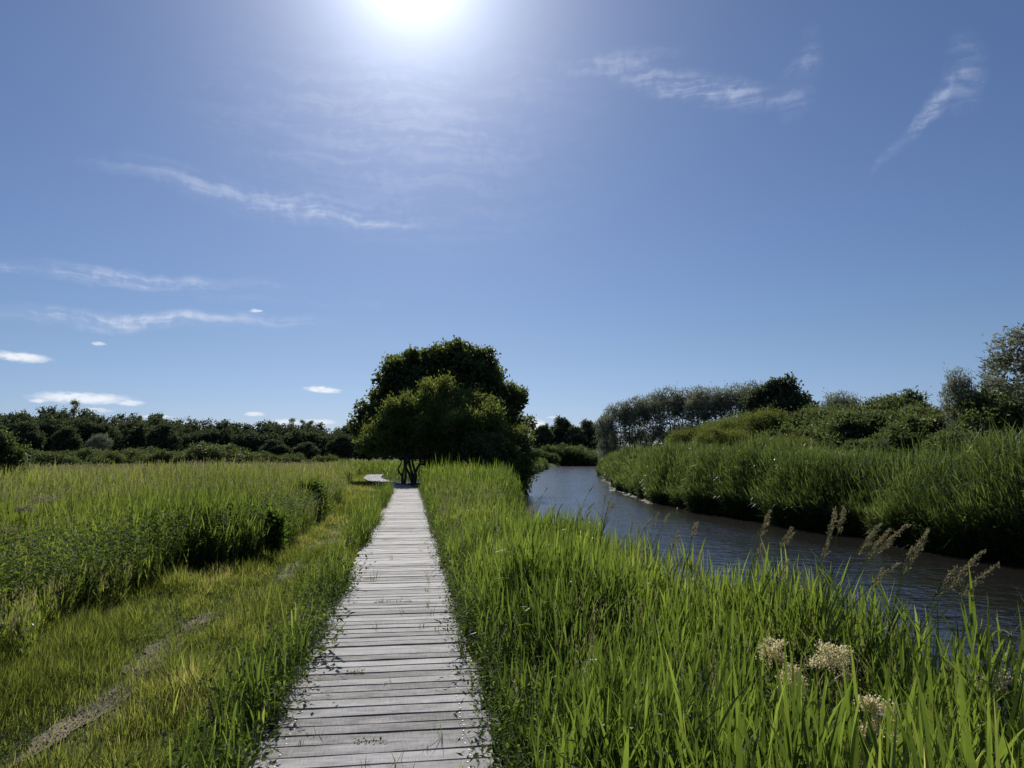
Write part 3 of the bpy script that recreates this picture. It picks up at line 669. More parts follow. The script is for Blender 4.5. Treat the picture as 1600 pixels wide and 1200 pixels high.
# prototypes of hillside bushes, willows, far trees (each is used as the first of its kind)
def bush_meshes(kind):
    gc = Geo(); gt = Geo()
    if kind == 'feathery':
        crown(gc, [(0, 0, 1.5, 2.1, 2.0, 1.6), (1.2, -.4, 1.1, 1.4, 1.4, 1.2), (-1.2, .2, 1.2, 1.4, 1.5, 1.3), (.2, .2, 2.4, 1.3, 1.3, 1.0)], 1100, 34, .12, .026, .17, .4, .7, 2.2, .9, 10, (.2, .4))
        m = M['feather']; limbs(gt, (0, 0, 0), spread(6, (0, 0), 1.4, 2.6), .07)
    elif kind == 'broad':
        crown(gc, [(0, 0, 1.5, 2.0, 2.0, 1.7), (1.5, .2, 1.2, 1.2, 1.4, 1.3), (-1.3, -.3, 1.1, 1.5, 1.4, 1.2), (-.4, .3, 2.5, 1.1, 1.2, 1.0)], 1000, 30, .13, .07, .16, .4, .5, 2.2, .9, 10, (.2, .42))
        m = M['bush']; limbs(gt, (0, 0, 0), spread(6, (0, 0), 1.4, 2.6), .07)
    elif kind == 'grey':
        crown(gc, [(0, 0, 6.0, 2.2, 2.0, 3.2), (1.3, .3, 7.2, 1.4, 1.4, 2.0), (-1.3, -.2, 6.8, 1.4, 1.4, 2.2), (.2, .1, 9.0, 1.2, 1.2, 1.4), (.4, -.4, 3.2, 2.0, 1.8, 2.2), (-1.2, .2, 2.6, 1.7, 1.6, 2.0)], 640, 18, .3, .1, .26, .06, .5, 1.8, 1.1, 9, (.22, .42), (.75, 1.15))
        m = M['grey_willow']; limbs(gt, (0, 0, -.2), [(1.2, .3, 8), (-1.2, -.2, 7.8), (.2, 0, 9.6), (1.8, 0, 6), (-1.8, .3, 5.6)], .17, .25)
    elif kind == 'round':
        crown(gc, [(0, 0, 6.5, 4.2, 4.0, 4.6), (2.2, .4, 7.4, 2.6, 2.6, 2.8), (-2.4, -.4, 6.8, 2.6, 2.8, 2.8), (.2, .2, 9.6, 2.4, 2.2, 2.2), (0, 0, 3.2, 3.8, 3.6, 2.8)], 900, 16, .42, .3, .36, .25, .3, 2.0, .8, 9, (.24, .44))
        m = M['wood_far']; limbs(gt, (0, 0, -.2), [(1.8, 0, 8), (-2, 0, 7.6), (.2, 0, 10)], .25, .2)
    elif kind == 'dome':
        crown(gc, [(0, 0, 1.2, 3.2, 2.6, 1.9), (2.2, 0, .9, 2.2, 2.0, 1.5), (-2.3, .3, .9, 2.2, 2.0, 1.4), (.4, 0, 2.2, 1.9, 1.8, 1.2)], 620, 24, .24, .085, .22, .3, .5, 2.0, .8, 9, (.2, .4))
        m = M['bush']; limbs(gt, (0, 0, 0), spread(5, (0, 0), 1.6, 2.2), .07)
    elif kind == 'pine':
        crown(gc, [(0, 0, 14.2, 1.0, 1.0, .9), (.7, 0, 12.8, 1.5, 1.3, .6), (-.9, .2, 11.8, 1.5, 1.4, .55), (.3, 0, 10.6, 1.9, 1.6, .6), (-.2, 0, 8.6, 2.0, 1.8, .8), (0, 0, 6, 2.2, 2, 1.2)], 220, 18, .36, .13, .26, .1, .3, 1.6, .5, 5, (.3, .5))
        m = M['alder']; tube(gt, [(0, 0, -.2), (.1, 0, 6), (0, .1, 11), (.05, 0, 14.6)], [.26, .2, .12, .04])
    return gc.mesh('crown', m), gt.mesh('trunk', M['bark'])
PROTO = {}
def plant(kind, name, cat, label, group, x, y, h, rz=None, wide=1.0):
    nat = {'feathery': 3.35, 'broad': 3.45, 'grey': 10.5, 'round': 11.9, 'dome': 3.35, 'pine': 15.2}[kind]
    if rz is None: rz = rng.random() * 6.28
    s = h / nat; z = float(hgt(x, y)) - .12; sc = (s * wide, s * wide, s)
    if kind not in PROTO:
        o = empty(name, (x, y, z), rz, sc); cm, tm = bush_meshes(kind)
        link('crown', cm, o); link('trunk' if cat == 'tree' else 'stem', tm, o)
        tag(o, label, cat, group); PROTO[kind] = o
    else:
        o = dup(PROTO[kind], (x, y, z), rz, sc, label, group); o.name = name
        o['category'] = cat
    return o

# hillside bushes right of the river: (x, y, height, kind, label)
HILL = [
 ]
import itertools
SIDE = lambda x, y: math.degrees(math.atan2(x - .17, y)) - 8.05
rows = [('front', 7.0, 2.5), ('middle', 13.5, 3.4), ('back', 22, 4.0)]
bushes = []
for rowname, dd, hh in rows:
    yy = {'front': np.arange(12, 72, 6.0), 'middle': np.arange(14, 84, 5.2), 'back': np.arange(19, 96, 6.6)}[rowname]
    for q, y in enumerate(yy):
        y = y + rng.uniform(-1.6, 1.6); x = float(rc(y) + rh(y)) + dd + rng.uniform(-1.2, 1.2)
        az = SIDE(x, y)
        if az > 41: continue
        bushes.append([rowname, x, y, hh * rng.uniform(.85, 1.12) * float(lerp(1, 1.35, sstep(36, 55, y))) * (1 + .28 * float(sstep(27, 36, az)) * (rowname == 'back')), az])
ordw = ['first', 'second', 'third', 'fourth', 'fifth', 'sixth', 'seventh', 'eighth', 'ninth', 'tenth', 'eleventh', 'twelfth', 'thirteenth', 'fourteenth', 'fifteenth', 'sixteenth', 'seventeenth', 'eighteenth']
for rowname in ('front', 'middle', 'back'):
    rr = sorted([b for b in bushes if b[0] == rowname], key=lambda b: -b[4])
    for q, (rn, x, y, h, az) in enumerate(rr):
        kind = 'feathery' if az < 22 else 'broad'
        desc = 'feathery olive green willow bush' if kind == 'feathery' else 'grey green broad leaved bush'
        plant(kind, 'hillside_bush', 'bush', f'{desc} across the river, {ordw[q]} from right in {rn} row', 'bushes on the slope across the river', x, y, h, None, rng.uniform(.95, 1.2) * (1.15 if h < 4 else 1.0))
# taller trees at the right edge and on the skyline
plant('grey', 'willow_tree', 'tree', 'tallest grey leaved willow at the right edge of the view', None, 28.6, 28.0, 7.3, None, 1.35)
plant('grey', 'willow_tree', 'tree', 'slim young willow just left of the tall one at the right edge', None, 26.4, 31.0, 5.4, None, .65)
def skyline(kind, az, r, h, label, wide=1., name='broadleaf_tree', group=None):
    a = math.radians(az); return plant(kind, name, 'tree', label, group, .17 + r * math.sin(a), r * math.cos(a), h, None, wide)
skyline('round', 29.0, 88, 9.7, 'dark rounded tree standing up from the skyline above the right bushes', 1.0)
skyline('grey', 32.8, 84, 7.6, 'small pale tree on the skyline right of the dark rounded one', 1.4)
# grey willows on the bend
GW = [(15.6, 106, 7.6), (16.6, 108, 9.6), (17.8, 107, 10.2), (19.1, 109, 10.6), (20.4, 106, 11.3), (21.7, 108, 11.0), (23.0, 105, 11.0), (24.3, 104, 10.6), (25.6, 103, 10.8), (26.9, 101, 10.9)]
for q, (az, r, h) in enumerate(GW):
    skyline('grey', az, r, h, f'silvery grey willow in the row by the river bend, {ordw[q]} from the left', 1.0, 'willow_tree', 'grey willows by the river bend')
# dark trees where the river turns away
for q, (az, r, h, w) in enumerate([(10.7, 232, 11.8, .95), (12.0, 236, 14.4, .8), (13.1, 230, 11.2, 1.0), (14.1, 236, 13.4, .85), (15.4, 228, 12.0, 1.0)]):
    skyline('round', az, r, h, f'dark distant tree behind the river bend, {ordw[q]} from the left', w, 'broadleaf_tree', 'dark trees behind the river bend')
for q, (az, r, h, w) in enumerate([(11.2, 205, 4.8, 1.0), (12.6, 208, 6.4, 1.2), (14.3, 214, 5.6, 1.2), (10.0, 190, 3.6, 1.2)]):
    a = math.radians(az); plant('dome', 'riverside_bush', 'bush', ['low round bush at the far end of the river, leftmost of the pair', 'larger round bush at the far end of the river', 'round bush at the right end of the far water', 'low bush on the left bank before the far river bend'][q], None, .17 + r * math.sin(a), r * math.cos(a), h, None, w)

# left horizon: woodland mass and the trees that stand out of it
g = Geo()
for row, (r, hs) in enumerate(((238, 1.0), (222, .95), (207, .8))):
    for az in np.arange(-44, 3, 1.0):
        az2 = az + rng.uniform(-.5, .5); a = math.radians(az2)
        top = np.interp(az2, [-44, -28, -24, -20, -14, -8, 0, 4], [15.2, 15.4, 16.2, 14.8, 13.2, 12.4, 11.6, 11.4]) * hs * rng.uniform(.86, 1.02) * .87 * r / 222
        x0, y0 = .17 + r * math.sin(a), r * math.cos(a); w = rng.uniform(2.6, 5.0)
        crown(g, [(x0, y0, top * .5, w, w, top * .44), (x0 + rng.uniform(-2, 2), y0 - 1, top * .72, w * .7, w * .7, top * .27), (x0 + rng.uniform(-3, 3), y0 - 1.5, top * .3, w * .95, w * .8, top * .3)], 210, 13, .5, .34, .42, .25, .3, 2.0, .8, 6, (.22, .45), (.75, 1.15))
tag(g.obj('woodland', M['wood_far']), 'dark continuous woodland along the left horizon', 'woodland', kind='stuff')
FW = [(-26.2, 196, 9.4, 'round', 1.0, 'dark rounded tree in front of the woodland, near the left edge of the view'),
      (-23.9, 192, 8.2, 'round', .95, 'upright tree with a bare lower trunk in front of the left woodland'),
      (-21.9, 190, 7.2, 'grey', 1.5, 'pale grey round willow in front of the left woodland'),
      (-18.0, 196, 9.6, 'round', 1.1, 'broad dark tree in front of the woodland, left of the tall willow dome'),
      (-10.4, 190, 6.0, 'round', 1.6, 'small dark tree at the foot of the woodland below the pines'),
      (-8.0, 192, 5.4, 'round', 1.7, 'small dark round tree at the foot of the woodland right of the pines'),
      (-5.4, 188, 7.4, 'round', 1.2, 'dark tree at the right end of the woodland beside the big willow')]
for az, r, h, kind, w, lab in FW:
    skyline(kind, az, r, h, lab, w, 'woodland_tree')
for q, (az, r, h) in enumerate([(-9.15, 236, 14.0), (-8.35, 238, 13.6), (-7.75, 236, 13.4), (-23.6, 240, 18.0)]):
    skyline('pine', az, r, h, ['leftmost of the three dark pines rising above the woodland skyline', 'middle of the three dark pines rising above the woodland skyline', 'rightmost of the three dark pines rising above the woodland skyline', 'single pine top poking above the woodland skyline at the left'][q], .9, 'pine_tree')
# willow scrub domes along the far side of the meadow
DM = [(-26.0, 118, 2.7), (-24.4, 108, 2.4), (-22.6, 125, 2.9), (-21.2, 112, 2.5), (-19.4, 116, 3.0), (-17.8, 110, 2.6), (-16.0, 118, 3.0), (-14.6, 106, 3.5), (-12.9, 118, 2.5), (-11.2, 112, 2.4), (-9.0, 120, 2.3), (-6.5, 110, 2.0)]
for q, (az, r, h) in enumerate(DM):
    a = math.radians(az)
    plant('dome', 'willow_scrub', 'bush', f'low rounded willow scrub at the far side of the meadow, {ordw[q]} from the left', 'willow scrub at the far side of the meadow', .17 + r * math.sin(a), r * math.cos(a), h, None, rng.uniform(1.1, 1.5))
a = math.radians(-28.6); plant('broad', 'meadow_bush', 'bush', 'dark bush cut by the left edge of the picture, out in the meadow', None, .17 + 40 * math.sin(a), 40 * math.cos(a), 2.75, None, 1.0)

# dark leafy shrubs on the meadow edge near the path
def leafy_shrub(x, y, h, w, lab, mat='herb'):
    o = empty('leafy_shrub', (x, y, float(hgt(x, y)))); tag(o, lab, 'shrub')
    g = Geo(); crown(g, [(0, 0, h * .5, w, w * .9, h * .5), (w * .5, -.1, h * .35, w * .6, w * .6, h * .36), (-w * .4, .1, h * .6, w * .6, w * .6, h * .36)], 190, 22, .075, .042, .09, .25); g.obj('foliage', M[mat], o)
    g = Geo(); limbs(g, (0, 0, 0), spread(5, (0, 0), w * .6, h * .8), .012, .02); g.obj('stem', M['bark'], o)
leafy_shrub(-2.42, 13.2, .8, .3, 'dark leafy shrub at the meadow edge beside the worn path')
leafy_shrub(-3.0, 12.9, .78, .4, 'wider dark leafy shrub just left of the small one at the meadow edge')
leafy_shrub(-2.65, 20.8, .95, .5, 'dark shrub farther along the meadow edge toward the big willow')

# ------------------------------------------------------------------ single plants in the foreground
def reed_stalk(x, y, h, lean, lab, grp, plume=.26, col='seed', rz=0., wide=.27):
    o = empty('reed_stalk', (x, y, float(hgt(x, y)) - .02), rz); tag(o, lab, 'reed', grp)
    g = Geo(); n = 9; f = np.linspace(0, 1, n); pts = np.stack([lean * h * f ** 2.2, .02 * np.sin(f * 3), h * f * (1 - .12 * lean * f)], 1)
    tube(g, pts, np.linspace(.0048, .0018, n), 5, .6); g.obj('stem', M['bank'], o)
    g = Geo(); k = 4; fb = np.array([.3, .45, .6, .72]); b = np.stack([np.interp(fb, f, pts[:, q]) for q in range(3)], 1)
    az = np.array([0.2, 3.3, .1, 3.0]) + rng.normal(0, .4, k); tl = np.array([.4, .38, .3, .25])
    hd = np.stack([np.cos(az), np.sin(az), 0 * az], 1); d = norm(hd * np.sin(tl)[:, None] + UP * np.cos(tl)[:, None])
    sdv = np.stack([-np.sin(az), np.cos(az), 0 * az + .4], 1)
    for q in range(k):
        g = Geo(); strips(g, b[q:q + 1], d[q:q + 1], sdv[q:q + 1], np.array([.34, .36, .34, .3])[q:q + 1], .013, 6, (hd * .2 - UP * .2)[q:q + 1], None, rng.random(1) * .8)
        g.obj('leaf', M['bank'], o)
    g = Geo(); nb = 40; fr = np.linspace(0, 1, nb); tip = pts[-1]; tdir = norm(pts[-1] - pts[-3])
    axis = tip[None] + tdir[None] * (fr * plume - plume * .45)[:, None] + np.array([lean * .35, 0, -.12])[None] * (fr ** 2 * plume)[:, None]
    tube(g, axis[::5], np.linspace(.0015, .0006, len(axis[::5])), 4, .3)
    for q in range(nb):
        bl = plume * wide * (1 - fr[q]) ** .7 * (.35 + min(1, fr[q] * 5) * .65) * rng.uniform(.6, 1.1) + .012
        a2 = rng.random() * 6.28; dd = norm(tdir * 1.0 + np.array([math.cos(a2), math.sin(a2), 0]) * .5 + np.array([.45 * (1 + lean), 0, 0]))
        m = max(4, int(bl / .006)); t = rng.random(m)[:, None]
        p = axis[q] + dd * bl * t + rng.normal(0, .004, (m, 3)) - UP * (bl * .25 * t ** 2)
        d2 = norm(dd + rng.normal(0, .35, (m, 3)))
        diamonds(g, p, d2, perp(d2), rng.uniform(.012, .02, m), .0046, np.clip(rng.random(m), 0, 1))
        strips(g, axis[q][None], dd[None], perp(dd[None]), np.array([bl]), .0022, 2, -UP[None] * .25, np.array([1, .8, 0]), .2)
    g.obj('plume', M[col], o)
# leaning stalks over the water, left to right
ST = [
      (2.72, 5.36, 1.29, 0.22, 'first pale plumed reed stalk from the left of those rising against the water', 0.28),
      (2.63, 5.04, 1.25, 0.32, 'short plumed reed stalk beside the first tall one against the water', 0.20),
      (2.79, 5.50, 1.02, 0.20, 'reed stalk with a narrow upright plume low against the water', 0.20),
      (2.77, 4.46, 1.39, 0.16, 'tallest slim reed stalk with its plume against the dark far bank', 0.26),
      (2.78, 4.35, 1.42, 0.15, 'slim reed stalk close to the right of the tallest one', 0.22),
      (2.76, 4.55, 1.21, 0.20, 'reed stalk with a short tufted plume below the two tallest ones', 0.18),
      (2.51, 4.06, 1.38, 0.40, 'reed stalk with a drooping plume in the middle bunch over the water', 0.28),
      (2.49, 3.97, 1.36, 0.42, 'reed stalk with a broad plume leaning right in the middle bunch', 0.28),
      (2.33, 3.86, 1.42, 0.55, 'reed stalk leaning farthest right in the middle bunch over the water', 0.30),
      (2.37, 3.93, 1.20, 0.60, 'low reed stalk with a pale plume bowing to the right', 0.26),
      (2.62, 3.63, 1.36, 0.30, 'reed stalk with a comb like hanging plume right of the middle bunch', 0.28),
      (2.73, 3.73, 1.26, 0.22, 'small reed stalk before the one with the comb like plume', 0.20),
      (2.44, 3.31, 1.28, 0.50, 'reed stalk at the right with a wide brown plume over the water', 0.32),
      (2.33, 3.22, 1.25, 0.62, 'rightmost reed stalk, its brown plume spread to the side', 0.30),
      (2.57, 3.45, 1.20, 0.40, 'short brown plumed reed stalk under the rightmost ones', 0.24)]
ST = [(x, y, h, l * .75, lab, pl * .85) for x, y, h, l, lab, pl in ST]
for x, y, h, l, lab, pl in ST: reed_stalk(x, y, h, l, lab, 'plumed reed stalks against the water', pl)
FS = [(2.6, 7.2), (2.75, 7.8), (2.9, 8.3), (3.0, 9.0), (3.05, 9.6), (2.8, 9.9), (3.0, 10.8), (3.1, 11.6), (2.7, 11.2), (2.9, 12.6), (3.1, 13.4), (2.8, 14.6), (3.1, 15.8), (3.0, 17.0), (2.6, 6.4), (2.85, 6.7)]
FS += [(float(rng.uniform(2.3, 3.2)), float(q)) for q in np.linspace(4.2, 17, 30)]
for x, y in FS:
    reed_stalk(x, y, rng.uniform(.85, 1.2) * (1.0 if y < 9 else 1.08), rng.uniform(.05, .3), 'thin dark seeded grass stalk standing before the glittering water', 'thin seeded stalks before the glittering water', rng.uniform(.1, .2), 'seed', 0., .15)

def meadowsweet(x, y, h, r, lab, dens=1.):
    o = empty('meadowsweet', (x, y, float(hgt(x, y)))); tag(o, lab, 'flower')
    g = Geo(); tube(g, [(0, 0, 0), (.01, .01, h * .5), (0, 0, h * .86)], [.004, .0035, .0025], 5, .5)
    heads = []
    for q in range(18):
        a = rng.random() * 6.28; rr = r * math.sqrt(rng.random()); t = (rr * math.cos(a), rr * .8 * math.sin(a), h + rng.uniform(-.1, .04) - rr * .2)
        tube(g, [(0, 0, h * .82), (t[0] * .6, t[1] * .6, h * .9), t], [.002, .0014, .0008], 4, .5); heads.append(t)
    g.obj('stem', M['stem'], o)
    for t in heads:
        g = Geo(); n = int(100 * dens + 24); p = np.array(t) + rng.normal(0, 1, (n, 3)) * np.array([.022, .022, .014]) * (r / .12) ** .5; d = rand_unit(n)
        diamonds(g, p, d, perp(d), .011, .0095, rng.random(n)); g.obj('flower_head', M['cream'], o)
    g = Geo(); n = 26; az = rng.random(n) * 6.28; hz = rng.uniform(.2, .85, n) * h; d = norm(np.stack([np.cos(az), np.sin(az), 0 * az + .3], 1))
    diamonds(g, np.stack([0 * az, 0 * az, hz], 1) + d * rng.uniform(.01, .1, (n, 1)), d, perp(d), .08, .04, rng.random(n)); g.obj('foliage', M['herb'], o)
meadowsweet(2.5, 3.78, .74, .12, 'largest creamy meadowsweet flower head in the grass at the lower right', .8)
meadowsweet(2.27, 4.0, .72, .065, 'creamy meadowsweet flower left of the largest one', .5)
meadowsweet(2.13, 3.55, .68, .06, 'thin cream meadowsweet flower just below the left of the largest one', .4)
meadowsweet(2.08, 2.8, .73, .07, 'small cream meadowsweet flower low in the grass near the bottom edge', .7)
meadowsweet(3.0, 3.2, .72, .09, 'pale meadowsweet flower at the right edge low in the grass', .35)
meadowsweet(3.72, 3.9, .74, .1, 'meadowsweet flower at the right edge by the water', .6)

def brown_spike(x, y, h, lab):
    o = empty('grass_spike', (x, y, float(hgt(x, y)))); tag(o, lab, 'grass')
    f = np.linspace(0, 1, 10); pts = np.stack([.22 * f ** 2.5, 0 * f, h * f - .1 * f ** 4], 1)
    g = Geo(); tube(g, pts, np.linspace(.003, .0015, 10), 5, .6); g.obj('stem', M['stem'], o)
    g = Geo(); n = 900; t = rng.uniform(0, 1, n); p0 = pts[-1]; c = np.stack([.02 + .16 * t, 0 * t, -.02 + .06 * np.sin(t * 3)], 1) + p0
    d = norm(rng.normal(size=(n, 3)) + np.array([1., 0, .2])); diamonds(g, c + rng.normal(0, .006, (n, 3)), d, perp(d), .014, .004, rng.random(n) * .6); g.obj('seed_head', M['seed'], o)
brown_spike(2.75, 3.6, .72, 'brown curved fox tail grass spike right of the large meadowsweet flower')

def tuft(x, y, h, n, lab, grp=None, w=.006, name='grass_tuft', mat='bank', z=None):
    o = empty(name, (x, y, -.02 if z is None else z)); tag(o, lab, 'grass', grp)
    g = Geo(); az = rng.random(n) * 6.28; tl = np.abs(rng.normal(.25, .25, n)); hd = np.stack([np.cos(az), np.sin(az), 0 * az], 1)
    d = norm(hd * np.sin(tl)[:, None] + UP * np.cos(tl)[:, None]); sd = norm(np.stack([-np.sin(az), np.cos(az), rng.normal(0, .3, n)], 1))
    strips(g, rng.normal(0, .012 + .08 * h * (n > 20), (n, 3)) * np.array([1, .3 if n < 20 else 1, 0]), d, sd, h * rng.uniform(.5, 1.15, n), w, 5, hd * .4 * rng.random(n)[:, None] - UP * .4 * rng.random(n)[:, None] ** 2, None, rng.random(n) * .9)
    g.obj('blade', M[mat], o); return o
# seedlings growing through the gaps of the deck
def gap_y(y):
    e = [p[1] + p[4] / 2 for p in plank_ends]; return min(e, key=lambda v: abs(v - y)) + .003
TU = [(.12, 3.95, .1), (-.05, 4.0, .07), (.38, 4.3, .16), (.28, 4.1, .07), (.2, 3.75, .09), (-.42, 4.2, .06), (-.36, 4.35, .09), (.45, 3.85, .13), (0, 5.3, .08), (.05, 5.35, .06), (.4, 7.4, .15), (.37, 7.9, .13), (.42, 6.8, .1), (.3, 6.9, .1), (-.15, 7.0, .12), (-.12, 8.2, .12), (.1, 7.6, .1), (.42, 9.4, .22), (.38, 8.8, .14), (-.3, 9.6, .16), (-.26, 9.7, .18), (.1, 8.4, .08), (-.5, 7.3, .14), (.5, 10.6, .1), (-.1, 11.5, .12), (.35, 12.5, .12), (.48, 13.5, .18), (-.3, 14.2, .1), (.2, 15.5, .1), (-.45, 12.2, .12)]
for x, y, h in TU: tuft(x, gap_y(y), h, rng.integers(4, 9), 'small grass seedling sprouting from a gap between the boardwalk planks', 'grass seedlings between the planks', .005)
def creeper(x, y, L, lab):
    o = empty('creeping_weed', (x, gap_y(y), 0)); tag(o, lab, 'weed')
    g = Geo(); n = int(L * 230); p = np.stack([rng.uniform(-L / 2, L / 2, n), rng.normal(0, .007, n), rng.uniform(-.004, .018, n)], 1)
    d = norm(rng.normal(size=(n, 3)) + UP * .6); diamonds(g, p, d, perp(d), .016, .009, rng.random(n) * .8); g.obj('foliage', M['herb'], o)
    g = Geo(); tube(g, [(-L / 2, 0, .004), (0, .004, .008), (L / 2, 0, .004)], [.0015, .002, .0012], 4, .5); g.obj('stem', M['stem'], o)
creeper(-.03, 4.25, .18, 'creeping weed filling a gap in the boardwalk near the bottom edge')
creeper(-.22, 5.55, .14, 'small creeping weed in a plank gap in the middle of the near boardwalk')
creeper(.0, 8.15, .42, 'long row of creeping weed across the boardwalk farther along')
creeper(.58, 5.4, .14, 'dark clump of weed at the right edge of the boardwalk')
creeper(-.35, 9.75, .14, 'dark weed in a plank gap near the left edge of the boardwalk')
tuft(-1.35, 3.55, .5, 34, 'bright broad bladed grass clump left of the boardwalk at the bottom', None, .018, 'grass_clump', z=-.17)
tuft(-.86, 5.4, .45, 22, 'grass clump with arching blades against the left edge of the boardwalk', None, .014, 'grass_clump', z=-.17)
tuft(.86, 3.9, .5, 26, 'grass clump leaning over the right edge of the boardwalk near the bottom', None, .014, 'grass_clump', z=-.17)
def leafy_weed(x, y, h, n, lab, leaf=.06):
    o = empty('leafy_weed', (x, y, float(hgt(x, y)))); tag(o, lab, 'weed')
    g = Geo(); herb_stems(g, np.stack([rng.normal(0, .07, n), rng.normal(0, .07, n), np.zeros(n)], 1), rng.uniform(.7, 1.1, n) * h, 16, leaf, leaf * .5, .25); g.obj('foliage', M['herb'], o)
leafy_weed(-.68, 6.2, .5, 26, 'dark leafy weed against the left edge of the boardwalk, halfway along its near stretch')
leafy_weed(-.7, 4.9, .4, 24, 'leafy weed spilling onto the left edge of the near boardwalk')
leafy_weed(-.68, 9.3, .55, 28, 'bushy dark weed at the left edge of the boardwalk where the worn path ends')
leafy_weed(-.95, 11.2, .8, 5, 'tall dark single weed stem left of the boardwalk')
leafy_weed(-3.1, 5.9, .75, 18, 'bright green leafy weed on the shaded edge of the meadow', .1)
def umbel(x, y, h, r, lab):
    o = empty('umbel_flower', (x, y, float(hgt(x, y)))); tag(o, lab, 'flower')
    g = Geo(); tube(g, [(0, 0, 0), (.02, 0, h * .6), (0, 0, h)], [.005, .004, .003], 5, .5); g.obj('stem', M['stem'], o)
    g = Geo(); n = 700; a = rng.random(n) * 6.28; q = r * np.sqrt(rng.random(n)); p = np.stack([q * np.cos(a), q * np.sin(a), h + .05 - q * .4 + rng.normal(0, .02, n)], 1); d = rand_unit(n)
    diamonds(g, p, d, perp(d), .016, .012, rng.random(n)); g.obj('flower_head', M['froth'], o); return o
umbel(-4.6, 7.4, 1.05, .16, 'pale flower head in the meadow at the left edge of the view')
umbel(-4.9, 8.6, 1.05, .18, 'pale frothy flower head in the left meadow behind the one at the edge')
umbel(-5.2, 11.5, 1.1, .2, 'pale frothy flower head out in the left meadow, farther from the path')
umbel(-3.9, 15.5, 1.15, .17, 'single pale flower head in the meadow above the dark shrubs')

for x, y, r in ((-4.3, 7.9, .12), (-4.4, 8.3, .1), (-4.9, 7.9, .13), (-5.2, 9.2, .14), (-5.6, 10.2, .13), (-4.7, 9.6, .11), (-6.0, 11.0, .14), (-5.0, 10.6, .12)):
    o = umbel(x, y, rng.uniform(.85, 1.05), r, 'pale frothy flower head in the loose cluster at the left edge of the meadow'); o['group'] = 'pale frothy flower heads at the left edge of the meadow'

# ------------------------------------------------------------------ light and sky
SUN_AZ, SUN_EL = -.5, 36.3      # degrees, azimuth from +Y toward +X
sd = np.array([math.cos(R(SUN_EL)) * math.sin(R(SUN_AZ)), math.cos(R(SUN_EL)) * math.cos(R(SUN_AZ)), math.sin(R(SUN_EL))])
li = bpy.data.lights.new('sun', 'SUN'); li.energy = 3.9; li.angle = R(.53); li.color = (1, .95, .87)
so = link('sun', li); so.rotation_euler = (R(90 - SUN_EL), 0, R(180 - SUN_AZ))
so.location = (0, 0, 50)

w = bpy.data.worlds.new('World'); scene.world = w; w.use_nodes = True
nt = w.node_tree; nt.nodes.clear(); L = nt.links.new
out = nt.nodes.new('ShaderNodeOutputWorld'); bg = nt.nodes.new('ShaderNodeBackground')
L(bg.outputs[0], out.inputs[0])
sky = N(nt, 'ShaderNodeTexSky', sky_type='NISHITA', sun_disc=False)
sky.sun_elevation = R(SUN_EL); sky.sun_rotation = R(SUN_AZ); sky.altitude = 0; sky.air_density = 1.0; sky.dust_density = .25; sky.ozone_density = 2.0
bg.inputs[1].default_value = .0675
tc = N(nt, 'ShaderNodeTexCoord'); DIRV = tc.outputs['Generated']
def math_(op, a, b=None, c=None, clamp=False):
    n = N(nt, 'ShaderNodeMath', operation=op, use_clamp=clamp)
    for k, v in enumerate((a, b, c)):
        if v is None: continue
        if isinstance(v, (int, float)): n.inputs[k].default_value = v
        else: L(v, n.inputs[k])
    return n.outputs[0]
def vmath(op, a, b=None):
    n = N(nt, 'ShaderNodeVectorMath', operation=op)
    for k, v in enumerate((a, b)):
        if v is None: continue
        if isinstance(v, tuple): n.inputs[k].default_value = v
        else: L(v, n.inputs[k])
    return n
def maprange(v, a, b, c=0., d=1., smooth=True):
    n = N(nt, 'ShaderNodeMapRange'); n.interpolation_type = 'SMOOTHSTEP' if smooth else 'LINEAR'
    n.inputs['From Min'].default_value = a; n.inputs['From Max'].default_value = b; n.inputs['To Min'].default_value = c; n.inputs['To Max'].default_value = d
    L(v, n.inputs[0]); return n.outputs[0]
dn = vmath('NORMALIZE', DIRV).outputs[0]
sp = N(nt, 'ShaderNodeSeparateXYZ'); L(dn, sp.inputs[0])
az = math_('MULTIPLY', math_('ARCTAN2', sp.outputs[0], sp.outputs[1]), 57.2958)
el = math_('MULTIPLY', math_('ARCSINE', sp.outputs[2]), 57.2958)
ae = N(nt, 'ShaderNodeCombineXYZ'); L(az, ae.inputs[0]); L(el, ae.inputs[1])
# warp
wn = N(nt, 'ShaderNodeTexNoise'); wn.inputs['Scale'].default_value = .16; wn.inputs['Detail'].default_value = 4; L(ae.outputs[0], wn.inputs['Vector'])
wv = vmath('MULTIPLY', vmath('SUBTRACT', wn.outputs['Color'], (.5, .5, .5)).outputs[0], (6, 2.6, 0)).outputs[0]
aw = vmath('ADD', ae.outputs[0], wv).outputs[0]
